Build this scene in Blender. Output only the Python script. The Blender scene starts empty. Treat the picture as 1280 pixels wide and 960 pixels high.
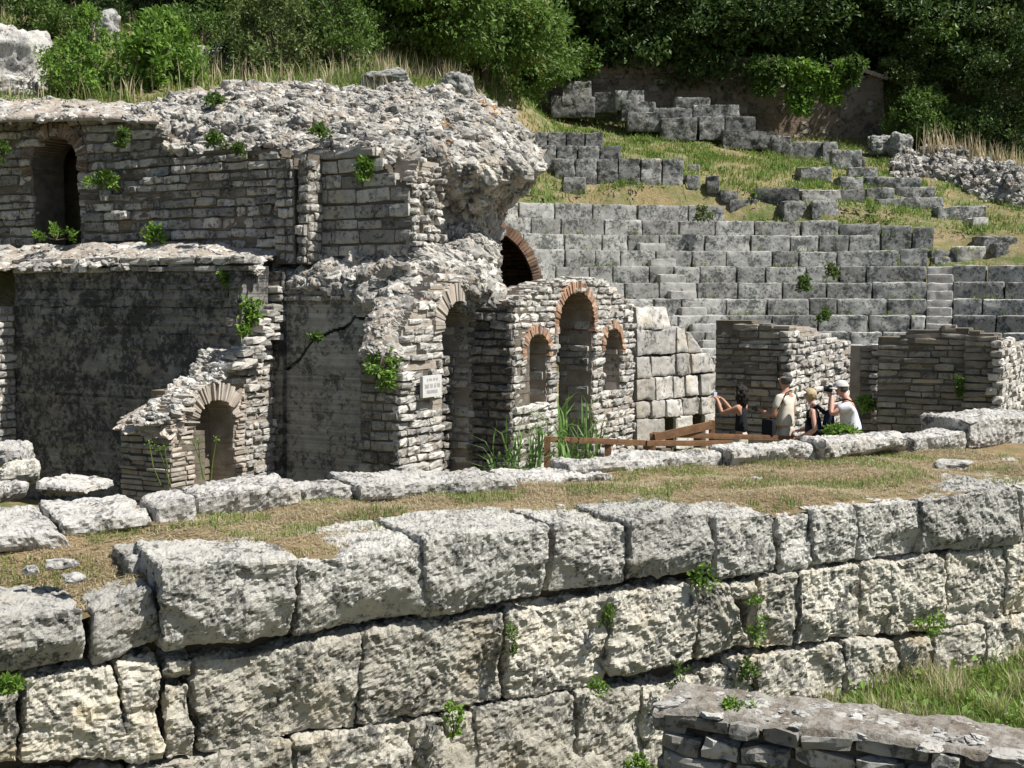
import bpy, math, random
import numpy as np
from mathutils import Vector, Matrix

# ---------------------------------------------------------------- camera, sky, sun, exposure
SC = bpy.context.scene
COL = SC.collection
F, CAMZ = 1600.0, 3.25
PITCH = math.atan(116.0 / F)
cam_d = bpy.data.cameras.new('camera')
cam_d.sensor_width = 36.0
cam_d.lens = F / 1280.0 * 36.0
cam_d.clip_end = 400.0
cam = bpy.data.objects.new('camera', cam_d)
COL.objects.link(cam)
cam.location = (0, 0, CAMZ)
cam.rotation_euler = (math.pi / 2 - PITCH, 0, 0)
SC.camera = cam

SUN_ELEV, SUN_A = math.radians(56), math.radians(22)
SUN = Vector((math.cos(SUN_A) * math.cos(SUN_ELEV), -math.sin(SUN_A) * math.cos(SUN_ELEV), math.sin(SUN_ELEV)))
wd = bpy.data.worlds.new('World')
SC.world = wd
wd.use_nodes = True
sky = wd.node_tree.nodes.new('ShaderNodeTexSky')
sky.sky_type = 'NISHITA'
sky.sun_disc = False
sky.sun_elevation = SUN_ELEV
sky.sun_rotation = math.atan2(SUN.x, SUN.y)
bg = wd.node_tree.nodes['Background']
bg.inputs['Strength'].default_value = 0.062
wd.node_tree.links.new(sky.outputs[0], bg.inputs[0])
sl = bpy.data.lights.new('sun', 'SUN')
sl.energy = 5.0
sl.angle = math.radians(0.5)
sl.color = (1.0, 0.965, 0.91)
so = bpy.data.objects.new('sun', sl)
COL.objects.link(so)
so.rotation_euler = SUN.to_track_quat('Z', 'Y').to_euler()
so.location = (30, -10, 40)
SC.view_settings.view_transform = 'Standard'
SC.view_settings.look = 'None'
SC.view_settings.gamma = 1.0
SC.view_settings.use_curve_mapping = False
SC.view_settings.exposure = 0.62
SC.cycles.max_bounces = 5
SC.cycles.diffuse_bounces = 2
SC.cycles.glossy_bounces = 1
SC.cycles.transmission_bounces = 2

rnd = random.Random(7)
rs = np.random.RandomState(11)

# ---------------------------------------------------------------- sight lines of the surveyed photograph
_f = np.array([0, math.cos(PITCH), -math.sin(PITCH)])
_u = np.array([0, math.sin(PITCH), math.cos(PITCH)])
_r = np.array([1.0, 0, 0])
CAM = np.array([0, 0, CAMZ])
def ray(px, py): return _f * F + _r * (px - 640) + _u * (480 - py)
def P(px, py, Y):
    d = ray(px, py); return CAM + d * (Y / d[1])
def G(px, py, z):
    d = ray(px, py); return CAM + d * ((z - CAMZ) / d[2])
def PL(px, py, pt, n):
    d = ray(px, py); pt = np.asarray(pt); n = np.asarray(n)
    return CAM + d * (np.dot(pt - CAM, n) / np.dot(d, n))

# ---------------------------------------------------------------- noise
_pr = np.random.RandomState(5)
_perm = np.concatenate([_pr.permutation(256)] * 3).astype(np.int32)
_grad = _pr.normal(size=(256, 3)); _grad /= np.linalg.norm(_grad, axis=1)[:, None]
def pn(p):
    p = np.asarray(p, dtype=np.float64)
    i = np.floor(p).astype(np.int64); f = p - i; i &= 255
    w = f * f * f * (f * (f * 6 - 15) + 10)
    out = 0
    for dx in (0, 1):
        wx = w[:, 0] if dx else 1 - w[:, 0]
        for dy in (0, 1):
            wy = w[:, 1] if dy else 1 - w[:, 1]
            for dz in (0, 1):
                wz = w[:, 2] if dz else 1 - w[:, 2]
                h = _perm[_perm[_perm[(i[:, 0] + dx) & 255] + ((i[:, 1] + dy) & 255)] + ((i[:, 2] + dz) & 255)]
                g = _grad[h]
                out = out + wx * wy * wz * (g[:, 0] * (f[:, 0] - dx) + g[:, 1] * (f[:, 1] - dy) + g[:, 2] * (f[:, 2] - dz))
    return out * 1.5
def fbm(p, o=4, gain=0.5):
    s = 0; a = 1.0; p = np.asarray(p)
    for k in range(o):
        s = s + a * pn(p); p = p * 2.03 + 17.3; a *= gain
    return s
def ridge(p, o=4, gain=0.55):
    s = 0; a = 1.0; p = np.asarray(p)
    for k in range(o):
        s = s + a * (1 - 2 * np.abs(pn(p))); p = p * 2.07 + 9.1; a *= gain
    return s * 0.5

# ---------------------------------------------------------------- mesh builder
class MB:
    def __init__(s): s.v = []; s.q = []; s.t = []; s.a = []; s.mq = []; s.mt = []; s.n = 0
    def add(s, v, q=None, t=None, a=0.5, m=0):
        v = np.asarray(v, dtype=np.float64).reshape(-1, 3)
        s.v.append(v)
        s.a.append(np.broadcast_to(np.asarray(a, dtype=np.float64), (len(v),)))
        if q is not None and len(q):
            q = np.asarray(q).reshape(-1, 4) + s.n; s.q.append(q); s.mq.append(np.full(len(q), m))
        if t is not None and len(t):
            t = np.asarray(t).reshape(-1, 3) + s.n; s.t.append(t); s.mt.append(np.full(len(t), m))
        s.n += len(v)
    def build(s, name, mats, parent=None, smooth=False, loc=None):
        me = bpy.data.meshes.new(name)
        v = np.concatenate(s.v)
        off = np.zeros(3)
        if loc is not None: off = np.asarray(loc, dtype=float); v = v - off
        q = np.concatenate(s.q) if s.q else np.zeros((0, 4), int)
        t = np.concatenate(s.t) if s.t else np.zeros((0, 3), int)
        nq, nt = len(q), len(t)
        me.vertices.add(len(v)); me.vertices.foreach_set('co', v.astype(np.float32).ravel())
        me.loops.add(nq * 4 + nt * 3)
        me.loops.foreach_set('vertex_index', np.concatenate([q.ravel(), t.ravel()]).astype(np.int32))
        me.polygons.add(nq + nt)
        ls = np.concatenate([np.arange(nq) * 4, nq * 4 + np.arange(nt) * 3]).astype(np.int32)
        me.polygons.foreach_set('loop_start', ls)
        mi = np.concatenate((s.mq or [np.zeros(0)]) + (s.mt or [np.zeros(0)])).astype(np.int32)
        me.polygons.foreach_set('material_index', mi)
        me.polygons.foreach_set('use_smooth', np.full(nq + nt, smooth))
        at = me.attributes.new('rnd', 'FLOAT', 'POINT')
        at.data.foreach_set('value', np.concatenate(s.a).astype(np.float32))
        for m in (mats if isinstance(mats, (list, tuple)) else [mats]): me.materials.append(m)
        me.update(calc_edges=True)
        me.validate()
        o = bpy.data.objects.new(name, me); COL.objects.link(o)
        if loc is not None: o.location = off
        if parent is not None:
            o.parent = parent
            if loc is None:
                o.matrix_parent_inverse = Matrix.Translation(-parent.location)
        return o

def tag(o, label=None, cat=None, group=None, kind=None):
    if label: o['label'] = label
    if cat: o['category'] = cat
    if group: o['group'] = group
    if kind: o['kind'] = kind
    return o
def empty(name, loc, label, cat, group=None):
    o = bpy.data.objects.new(name, None); COL.objects.link(o)
    o.location = tuple(loc); o.empty_display_size = 0.2
    return tag(o, label, cat, group, 'thing')

# ---------------------------------------------------------------- materials
class NT:
    def __init__(s, name, rough=0.9, spec=0.25):
        s.m = bpy.data.materials.new(name); s.m.use_nodes = True
        s.t = s.m.node_tree; s.b = s.t.nodes['Principled BSDF']
        s.b.inputs['Roughness'].default_value = rough
        s.b.inputs['Specular IOR Level'].default_value = spec
        s.pos = s.t.nodes.new('ShaderNodeNewGeometry').outputs['Position']
    def link(s, a, b): s.t.links.new(a, b)
    def noise(s, scale, detail=5, rough=0.6, vec=None, dist=0.0):
        n = s.t.nodes.new('ShaderNodeTexNoise'); n.inputs['Scale'].default_value = scale
        n.inputs['Detail'].default_value = detail; n.inputs['Roughness'].default_value = rough
        n.inputs['Distortion'].default_value = dist
        s.link(vec or s.pos, n.inputs['Vector']); return n.outputs['Fac']
    def voro(s, scale, vec=None):
        n = s.t.nodes.new('ShaderNodeTexVoronoi'); n.inputs['Scale'].default_value = scale
        s.link(vec or s.pos, n.inputs['Vector']); return n.outputs['Distance']
    def stretch(s, x, y, z):
        n = s.t.nodes.new('ShaderNodeVectorMath'); n.operation = 'MULTIPLY'
        s.link(s.pos, n.inputs[0]); n.inputs[1].default_value = (x, y, z); return n.outputs[0]
    def ramp(s, fac, stops):
        n = s.t.nodes.new('ShaderNodeValToRGB'); e = n.color_ramp.elements
        while len(e) < len(stops): e.new(0.5)
        for k, (p, c) in enumerate(stops):
            e[k].position = p
            e[k].color = (c, c, c, 1) if isinstance(c, (int, float)) else (*c, 1)
        s.link(fac, n.inputs[0]); return n.outputs[0]
    def mix(s, fac, a, b, mode='MIX'):
        n = s.t.nodes.new('ShaderNodeMix'); n.data_type = 'RGBA'; n.blend_type = mode
        for sock, val in ((n.inputs[0], fac), (n.inputs[6], a), (n.inputs[7], b)):
            if isinstance(val, (int, float)): sock.default_value = val
            elif isinstance(val, tuple): sock.default_value = (*val, 1)
            else: s.link(val, sock)
        return n.outputs[2]
    def math(s, op, a, b):
        n = s.t.nodes.new('ShaderNodeMath'); n.operation = op
        for sock, val in ((n.inputs[0], a), (n.inputs[1], b)):
            if isinstance(val, (int, float)): sock.default_value = val
            else: s.link(val, sock)
        return n.outputs[0]
    def attr(s):
        n = s.t.nodes.new('ShaderNodeAttribute'); n.attribute_name = 'rnd'; return n.outputs['Fac']
    def bump(s, h, strength=0.5, dist=0.02):
        n = s.t.nodes.new('ShaderNodeBump'); n.inputs['Strength'].default_value = strength
        n.inputs['Distance'].default_value = dist; s.link(h, n.inputs['Height'])
        s.link(n.outputs[0], s.b.inputs['Normal'])
    def base(s, c): s.link(c, s.b.inputs['Base Color'])

def stone_mat(name, base, light, ochre, dark=(0.06, 0.06, 0.058), lich=0.5, och=0.4, sc=1.0, bump=0.6, bd=0.02, var=0.3):
    k = NT(name)
    c = k.mix(k.ramp(k.noise(2.2 * sc, 6, 0.65), [(0.35, 0.0), (0.65, 1.0)]), base, light)
    c = k.mix(k.ramp(k.noise(1.1 * sc, 5, 0.6), [(0.62 - 0.25 * och, 0.0), (0.85 - 0.25 * och, 0.8)]), c, ochre)
    fine = k.noise(7 * sc, 6, 0.72, dist=0.4)
    big = k.noise(1.6 * sc, 3, 0.5)
    spots = k.math('ADD', fine, k.math('MULTIPLY', big, 0.55))
    lo = 0.98 - 0.22 * lich
    c = k.mix(k.ramp(spots, [(min(lo, 0.97), 0.0), (min(lo + 0.12, 1.0), 0.85)]), c, dark)
    v = k.math('ADD', k.math('MULTIPLY', k.attr(), var * 2), 1.0 - var)
    vc = k.t.nodes.new('ShaderNodeCombineColor')
    for i in range(3): k.link(v, vc.inputs[i])
    c = k.mix(1.0, c, vc.outputs[0], 'MULTIPLY')
    k.base(c)
    h = k.math('ADD', k.noise(9 * sc, 7, 0.72), k.math('MULTIPLY', k.noise(2.5 * sc, 2, 0.5), 0.8))
    k.bump(h, bump, bd)
    return k.m

def flat_mat(name, col, col2=None, scale=6.0, rough=0.85, bump=0.0, var=0.0, spec=0.25):
    k = NT(name, rough, spec)
    c2 = col2 or tuple(x * 0.75 for x in col)
    c = k.mix(k.ramp(k.noise(scale, 5, 0.6), [(0.35, 0.0), (0.65, 1.0)]), col, c2)
    if var:
        v = k.math('ADD', k.math('MULTIPLY', k.attr(), var * 2), 1.0 - var)
        vc = k.t.nodes.new('ShaderNodeCombineColor')
        for i in range(3): k.link(v, vc.inputs[i])
        c = k.mix(1.0, c, vc.outputs[0], 'MULTIPLY')
    k.base(c)
    if bump: k.bump(k.noise(scale * 5, 6, 0.7), bump, 0.02)
    return k.m

def leaf_mat(name, dark, light, trans=0.35, rough=0.5, accent=None):
    k = NT(name, rough, 0.3)
    st = [(0.0, dark), (0.75, light)] if accent is None else [(0.0, dark), (0.7, light), (0.93, light), (0.97, accent)]
    c = k.ramp(k.attr(), st)
    c = k.mix(0.35, c, k.ramp(k.noise(1.5, 3), [(0.35, dark), (0.65, light)]))
    k.base(c)
    tr = k.t.nodes.new('ShaderNodeBsdfTranslucent'); k.link(c, tr.inputs[0])
    mx = k.t.nodes.new('ShaderNodeMixShader'); mx.inputs[0].default_value = trans
    k.link(k.b.outputs[0], mx.inputs[1]); k.link(tr.outputs[0], mx.inputs[2])
    k.link(mx.outputs[0], k.t.nodes['Material Output'].inputs['Surface'])
    return k.m

M = {}
M['cap'] = stone_mat('weathered_limestone', (0.42, 0.405, 0.36), (0.57, 0.555, 0.51), (0.42, 0.36, 0.25), dark=(0.05, 0.05, 0.046), lich=0.88, och=0.2, sc=3.2, bump=1.0, bd=0.03, var=0.2)
M['cream'] = stone_mat('cream_limestone', (0.44, 0.41, 0.335), (0.585, 0.56, 0.485), (0.45, 0.36, 0.21), lich=0.9, och=0.36, sc=2.6, bump=0.9, bd=0.03, var=0.25)
M['kerb'] = stone_mat('pale_limestone', (0.40, 0.38, 0.34), (0.56, 0.545, 0.51), (0.38, 0.32, 0.23), dark=(0.05, 0.05, 0.047), lich=0.85, och=0.15, sc=3.0, bump=0.9, bd=0.03, var=0.12)
M['seat'] = stone_mat('grey_seat_limestone', (0.245, 0.243, 0.225), (0.39, 0.385, 0.36), (0.33, 0.29, 0.21), dark=(0.05, 0.055, 0.05), lich=1.0, och=0.1, sc=2.0, bump=0.6, bd=0.02, var=0.35)
M['seat_dk'] = stone_mat('weathered_tree_shade_block', (0.18, 0.182, 0.172), (0.34, 0.335, 0.315), (0.33, 0.27, 0.17), dark=(0.04, 0.042, 0.04), lich=1.1, och=0.15, sc=1.8, bump=0.6, bd=0.03, var=0.35)  # darker from weathering and from tree shade put into the colour
M['ash'] = stone_mat('ashlar_limestone', (0.36, 0.34, 0.30), (0.56, 0.54, 0.50), (0.45, 0.37, 0.24), lich=0.75, och=0.3, sc=1.8, bump=0.6, bd=0.02, var=0.25)
M['stone'] = stone_mat('rubble_limestone', (0.26, 0.245, 0.215), (0.43, 0.415, 0.38), (0.34, 0.26, 0.165), lich=0.9, och=0.3, sc=2.2, bump=0.6, bd=0.025, var=0.45)
M['stone_lit'] = stone_mat('sunlit_pale_limestone', (0.34, 0.32, 0.285), (0.50, 0.485, 0.45), (0.38, 0.29, 0.19), lich=0.7, och=0.22, sc=2.4, bump=0.7, bd=0.025, var=0.35)  # paler copy of the wall stone, sunlight put into the colour
M['stone_dk'] = stone_mat('shade_toned_limestone', (0.15, 0.135, 0.115), (0.30, 0.28, 0.25), (0.24, 0.18, 0.11), lich=1.1, och=0.3, sc=2.0, bump=0.6, bd=0.02, var=0.4)  # darker copy of the wall stone, shade put into the colour
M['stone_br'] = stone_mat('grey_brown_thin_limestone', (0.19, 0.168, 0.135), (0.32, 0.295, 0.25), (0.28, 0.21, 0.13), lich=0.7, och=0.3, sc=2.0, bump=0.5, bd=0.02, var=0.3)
M['plaster'] = stone_mat('black_stained_plaster', (0.115, 0.11, 0.10), (0.25, 0.24, 0.215), (0.22, 0.18, 0.125), dark=(0.028, 0.028, 0.028), lich=1.2, och=0.25, sc=1.5, bump=0.6, bd=0.02, var=0.15)
M['plaster_grey'] = stone_mat('grey_stained_plaster', (0.24, 0.23, 0.205), (0.39, 0.38, 0.345), (0.30, 0.25, 0.17), dark=(0.06, 0.06, 0.058), lich=0.95, och=0.3, sc=1.5, bump=0.6, bd=0.02, var=0.2)
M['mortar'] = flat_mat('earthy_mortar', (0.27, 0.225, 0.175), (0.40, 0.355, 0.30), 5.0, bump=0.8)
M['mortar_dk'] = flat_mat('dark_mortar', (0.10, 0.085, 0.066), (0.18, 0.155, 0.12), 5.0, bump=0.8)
M['mortar_in'] = flat_mat('shade_dark_mortar', (0.035, 0.03, 0.024), (0.07, 0.06, 0.047), 5.0, bump=0.8)  # near black, so the shade inside openings sits in the colour
M['brick'] = stone_mat('red_brick', (0.27, 0.15, 0.09), (0.38, 0.25, 0.175), (0.36, 0.29, 0.21), lich=0.55, och=0.4, sc=2.5, bump=0.4, bd=0.01, var=0.4)
M['brick_dk'] = stone_mat('brown_brick', (0.20, 0.10, 0.06), (0.28, 0.16, 0.10), (0.25, 0.19, 0.13), lich=0.3, och=0.3, sc=2.5, bump=0.4, bd=0.01, var=0.35)
M['brick_grey'] = stone_mat('greyed_brick', (0.33, 0.28, 0.23), (0.46, 0.42, 0.37), (0.40, 0.28, 0.19), lich=0.3, och=0.3, sc=2.5, bump=0.4, bd=0.01, var=0.3)
M['brick_dim'] = stone_mat('dull_brick', (0.15, 0.105, 0.075), (0.24, 0.18, 0.135), (0.22, 0.17, 0.12), lich=0.7, och=0.3, sc=2.5, bump=0.4, bd=0.01, var=0.35)
M['soil'] = flat_mat('soil', (0.10, 0.075, 0.045), (0.17, 0.13, 0.085), 3.0, bump=0.8)
M['dark'] = flat_mat('dark_soil', (0.02, 0.018, 0.015), (0.03, 0.026, 0.02), 3.0)
M['wood'] = flat_mat('brown_wood', (0.15, 0.08, 0.042), (0.24, 0.13, 0.065), 9.0, rough=0.75, bump=0.4)
M['lichen'] = stone_mat('orange_lichen_stone', (0.30, 0.24, 0.17), (0.40, 0.36, 0.30), (0.42, 0.20, 0.05), lich=0.8, och=1.0, sc=4.0)
M['bark'] = flat_mat('bark', (0.09, 0.07, 0.05), (0.15, 0.125, 0.095), 8.0, bump=0.8)
M['leaf_dark'] = leaf_mat('evergreen_leaf', (0.024, 0.048, 0.014), (0.10, 0.165, 0.042), 0.3)
M['leaf_mid'] = leaf_mat('mid_green_leaf', (0.04, 0.08, 0.018), (0.14, 0.23, 0.045), 0.33)
M['leaf_red'] = leaf_mat('mid_green_leaf_with_red_tips', (0.045, 0.09, 0.018), (0.16, 0.26, 0.05), 0.35, accent=(0.30, 0.13, 0.05))
M['leaf_bright'] = leaf_mat('bright_green_leaf', (0.07, 0.15, 0.025), (0.22, 0.36, 0.06), 0.4)
M['leaf_olive'] = leaf_mat('olive_green_leaf', (0.05, 0.08, 0.022), (0.19, 0.25, 0.075), 0.33)
M['grass'] = leaf_mat('green_grass_blade', (0.08, 0.15, 0.025), (0.26, 0.34, 0.08), 0.4)
M['straw'] = leaf_mat('straw_blade', (0.27, 0.21, 0.12), (0.58, 0.50, 0.33), 0.3)
M['mixgrass'] = leaf_mat('half_dry_grass_blade', (0.08, 0.15, 0.025), (0.25, 0.31, 0.08), 0.4, accent=(0.46, 0.36, 0.18))
M['reed'] = leaf_mat('reed_blade', (0.07, 0.16, 0.03), (0.22, 0.36, 0.10), 0.4)

# ---------------------------------------------------------------- shape helpers
def cube_grid(nx, ny, nz):
    """unit cube surface [-1,1]^3 as quads; nx,ny,nz = cells per axis"""
    V = []; Q = []; n = 0
    for ax, (na, nb) in ((0, (ny, nz)), (1, (nx, nz)), (2, (nx, ny))):
        A, B = np.meshgrid(np.linspace(-1, 1, na + 1), np.linspace(-1, 1, nb + 1), indexing='ij')
        idx = np.arange((na + 1) * (nb + 1)).reshape(na + 1, nb + 1)
        quad = np.stack([idx[:-1, :-1], idx[1:, :-1], idx[1:, 1:], idx[:-1, 1:]], -1).reshape(-1, 4)
        for sgn in (-1, 1):
            C = np.full(A.size, float(sgn)); a, b = A.ravel(), B.ravel()
            V.append(np.stack({0: (C, a, b), 1: (a, C, b), 2: (a, b, C)}[ax], -1))
            flip = (sgn < 0) ^ (ax == 1)
            Q.append((quad[:, ::-1] if flip else quad) + n); n += A.size
    return np.concatenate(V), np.concatenate(Q)

def rounded(p, h, r):
    q = np.clip(p, -(h - r), h - r); d = p - q
    nn = d / np.maximum(np.linalg.norm(d, axis=1), 1e-9)[:, None]
    return q + nn * r, nn

def block(mb, O, U, N, quad, prot, depth, res=0.02, r=0.035, seed=0, big=0.05, mid=0.035, fine=0.012, under=0.0, a=0.5, m=0, top_slope=0.0, chip=None):
    """rough ashlar: quad = TL,TR,BR,BL in (u,v) on the wall plane; front face prot in front of it"""
    c = np.array(quad, float)
    wdt = 0.5 * (np.linalg.norm(c[1] - c[0]) + np.linalg.norm(c[2] - c[3]))
    hgt = 0.5 * (np.linalg.norm(c[3] - c[0]) + np.linalg.norm(c[2] - c[1]))
    h = np.array([wdt, depth, hgt]) / 2
    n = [max(4, int(2 * x / res)) for x in h]
    V, Q = cube_grid(n[0], max(4, int(n[1] * 0.7)), n[2])
    rr = min(r, 0.45 * h.min())
    pos, nn = rounded(V * h, h, rr)
    sd = np.array([seed * 7.31 + 3.1, seed * 3.77, seed * 5.13])
    wp = pos + 0.05 * np.stack([pn(pos * 6 + sd), pn(pos * 6 + sd + 40), pn(pos * 6 + sd + 80)], 1)
    d = big * fbm(pos * 1.8 + sd, 2) + mid * (ridge(wp * 4.5 + sd, 5, 0.6) - 0.5) + fine * (1.3 * np.minimum(fbm(wp * 19 + sd, 3, 0.6), 0.25) + 0.8 * pn(pos * 48 + sd))
    # facets knocked off
    fc = pn(pos * 2.6 + sd * 1.7); d -= (chip if chip is not None else big * 3.0) * np.clip(fc - 0.22, 0, 1)
    pos = pos + nn * d[:, None]
    s = (pos[:, 0] / h[0] + 1) / 2; t = (pos[:, 2] / h[2] + 1) / 2
    if under:
        front = np.clip((-pos[:, 1] / h[1] + 1) / 2, 0, 1)
        k = np.clip((0.42 + 0.35 * pn(pos * 2.7 + sd * 2) - t) / 0.42, 0, 1.3)
        pos[:, 1] += under * k * front * (pos[:, 1] < 0)
    uv = ((1 - s) * t)[:, None] * c[0] + (s * t)[:, None] * c[1] + (s * (1 - t))[:, None] * c[2] + ((1 - s) * (1 - t))[:, None] * c[3]
    dep = pos[:, 1] + h[1]
    W = np.asarray(O) + uv[:, :1] * np.asarray(U) + uv[:, 1:2] * np.array([0, 0, 1.0]) + (prot - dep)[:, None] * np.asarray(N)
    if top_slope: W[:, 2] += top_slope * dep * t
    mb.add(W, q=Q, a=a, m=m)
    return wdt, hgt

_SB_V, _SB_Q = cube_grid(3, 3, 3)
def stones(mb, O, U, N, C, S, m=1, rnd_r=0.4, rough=0.12, tilt=0.05, a=None, seed=0):
    """many rounded stones at plane positions C (n,3: u, v, out) with half sizes S (n,3: u, depth, v)"""
    C = np.asarray(C, float); S = np.asarray(S, float); n = len(C)
    if n == 0: return
    mn = S.min(axis=1)
    r = rnd_r * mn
    V = _SB_V[None] * S[:, None, :]
    lim = (S - r[:, None])[:, None, :]
    q = np.clip(V, -lim, lim); d = V - q
    d /= np.maximum(np.linalg.norm(d, axis=2), 1e-9)[..., None]
    V = q + d * r[:, None, None]
    W0 = V + C[:, None, [0, 2, 1]] * np.array([1, 1, 1])
    nz = np.stack([fbm(W0.reshape(-1, 3) * (2.2 / max(0.06, mn.mean() * 2)) * f + 31.7 * seed + f, 2) for f in (0.5, 0.51, 0.53)], -1).reshape(V.shape)
    V = V + nz * (rough * mn)[:, None, None] * np.array([0.8, 1.6, 0.8])
    ang = rs.normal(0, tilt, n)
    ca, sa = np.cos(ang)[:, None], np.sin(ang)[:, None]
    x = V[..., 0] * ca - V[..., 2] * sa; z = V[..., 0] * sa + V[..., 2] * ca
    U = np.asarray(U); N = np.asarray(N)
    W = np.asarray(O) + (C[:, None, 0] + x)[..., None] * U + (C[:, None, 2] - V[..., 1])[..., None] * N + (C[:, None, 1] + z)[..., None] * np.array([0, 0, 1.0])
    if a is None: a = rs.rand(n)
    Q = (_SB_Q[None] + (np.arange(n) * len(_SB_V))[:, None, None]).reshape(-1, 4)
    mb.add(W.reshape(-1, 3), q=Q, a=np.repeat(a, len(_SB_V)), m=m)

def spans(polys, v):
    xs = []
    for pl in polys:
        for (a, b) in zip(pl, pl[1:] + pl[:1]):
            if (a[1] <= v) != (b[1] <= v):
                xs.append(a[0] + (v - a[1]) / (b[1] - a[1]) * (b[0] - a[0]))
    xs.sort()
    return [(xs[i], xs[i + 1]) for i in range(0, len(xs) - 1, 2)]

def core(mb, O, U, N, polys, thick, front=-0.02, step=0.04, m=0, rough=0.010):
    """solid body of a wall from scan strips (holes cut right through)"""
    v0 = min(p[1] for p in polys[0]); v1 = max(p[1] for p in polys[0])
    n = max(1, int((v1 - v0) / step)); st = (v1 - v0) / n
    U = np.asarray(U); N = np.asarray(N); O = np.asarray(O); Z = np.array([0, 0, 1.0])
    for i in range(n):
        v = v0 + (i + 0.5) * st
        for (a, b) in spans(polys, v):
            if b - a < 0.004: continue
            f = front + rs.normal(0, rough)
            a2, b2 = a - rs.rand() * rough, b + rs.rand() * rough
            pts = [O + U * uu + Z * vv + N * ww for vv in (v - st / 2, v + st / 2) for ww in (f, -thick) for uu in (a2, b2)]
            mb.add(pts, q=[[0, 1, 5, 4], [3, 2, 6, 7], [2, 0, 4, 6], [1, 3, 7, 5], [4, 5, 7, 6], [2, 3, 1, 0]], a=rs.rand(), m=m)

def courses(mb, O, U, N, polys, ch=0.14, cl=0.32, out=0.035, depth=0.12, gap=0.012, m=1, rough=0.14, rnd_r=0.35, seed=0, clv=0.45, chv=0.25, tilt=0.025, outv=0.02, skip=0.0, amean=0.5):
    v0 = min(p[1] for p in polys[0]); v1 = max(p[1] for p in polys[0])
    C = []; S = []; v = v0
    while v < v1 - 0.03:
        h = ch * (1 + chv * (2 * rs.rand() - 1))
        vm = v + h / 2
        for (a, b) in spans(polys, vm):
            if b - a < 0.03: continue
            u = a + rs.normal(0, 0.012)
            while u < b - 0.02:
                l = cl * (1 + clv * (2 * rs.rand() - 1))
                if b - u - l < cl * 0.4: l = b - u + rs.normal(0, 0.012)
                l = max(l, 0.03)
                if rs.rand() >= skip:
                    o = out + rs.normal(0, outv)
                    dv = rs.normal(0, 0.006)
                    C.append((u + l / 2, vm + dv, o - depth / 2)); S.append(((l - gap) / 2, depth / 2, max(0.015, (h - gap) / 2 * (1 - 0.12 * rs.rand()))))
                u += l
        v += h
    stones(mb, O, U, N, C, S, m=m, rough=rough, rnd_r=rnd_r, tilt=tilt, seed=seed)

def voussoirs(mb, O, U, N, cu, cv, ru, rv, th, a0, a1, n, depth, out=0.04, m=0, gap=0.006, jit=0.01):
    """radial bricks of an arch; (ru,rv) inner half width and rise"""
    O = np.asarray(O); U = np.asarray(U); N = np.asarray(N); Z = np.array([0, 0, 1.0])
    for i in range(n):
        t0 = a0 + (a1 - a0) * i / n; t1 = a0 + (a1 - a0) * (i + 1) / n
        sh = gap / max(ru, rv) / 2; t0 += sh; t1 -= sh
        e = rs.normal(0, jit); tt = th + rs.normal(0, jit)
        V = []
        for w in (out + e, out + e - depth):
            for (t, k) in ((t0, 0), (t1, 0), (t1, tt), (t0, tt)):
                c, s_ = math.cos(t), math.sin(t)
                V.append(O + U * (cu + c * (ru + k)) + Z * (cv + s_ * (rv + k)) + N * w)
        mb.add(V, q=[[0, 3, 2, 1], [4, 5, 6, 7], [0, 1, 5, 4], [1, 2, 6, 5], [2, 3, 7, 6], [3, 0, 4, 7]], a=rs.rand(), m=m)

def arch_poly(u0, u1, vb, vs, rise, n=18):
    cu, ru = (u0 + u1) / 2, (u1 - u0) / 2
    pts = [(u0, vb), (u1, vb)]
    for i in range(n + 1):
        t = math.pi * i / n
        pts.append((cu + ru * math.cos(t), vs + rise * math.sin(t)))
    return pts

# rock templates
def _ico(sub=2):
    import bmesh
    bm = bmesh.new(); bmesh.ops.create_icosphere(bm, subdivisions=sub, radius=1.0)
    v = np.array([x.co[:] for x in bm.verts]); t = np.array([[x.index for x in f.verts] for f in bm.faces]); bm.free()
    return v, t
_IV, _IT = _ico(3)
_ROCKS = []
for i in range(14):
    b = np.sign(_IV) * np.abs(_IV) ** 0.66
    nz = 0.85 * fbm(_IV * 1.2 + i * 11.3, 2) + 0.28 * fbm(_IV * 4.5 + i * 7.7, 3)
    v = b * (1 + 0.45 * nz)[:, None] * np.array([1.1, 0.85, 0.60]) * 0.78
    _ROCKS.append(v)
def rocks(mb, Ps, sizes, normals=None, m=0, flat=1.0, a=None, align=0.6):
    Ps = np.asarray(Ps, float); n = len(Ps)
    if n == 0: return
    kind = rs.randint(0, len(_ROCKS), n)
    ax = rs.normal(size=(n, 3)); ax /= np.linalg.norm(ax, axis=1)[:, None]
    zz = np.tile(np.array([0, 0, 1.0]), (n, 1)) if normals is None else np.asarray(normals)
    z = zz + ax * (1 - align); z /= np.linalg.norm(z, axis=1)[:, None]
    x = np.cross(z, rs.normal(size=(n, 3))); x /= np.linalg.norm(x, axis=1)[:, None]
    y = np.cross(z, x)
    R = np.stack([x, y, z * flat], axis=1)
    V = np.array([_ROCKS[k] for k in kind]) * np.asarray(sizes)[:, None, None]
    W = np.einsum('nvk,nkj->nvj', V, R) + Ps[:, None, :]
    if a is None: a = rs.rand(n)
    T = (_IT[None] + (np.arange(n) * len(_IV))[:, None, None]).reshape(-1, 3)
    mb.add(W.reshape(-1, 3), t=T, a=np.repeat(a, len(_IV)), m=m)

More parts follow.
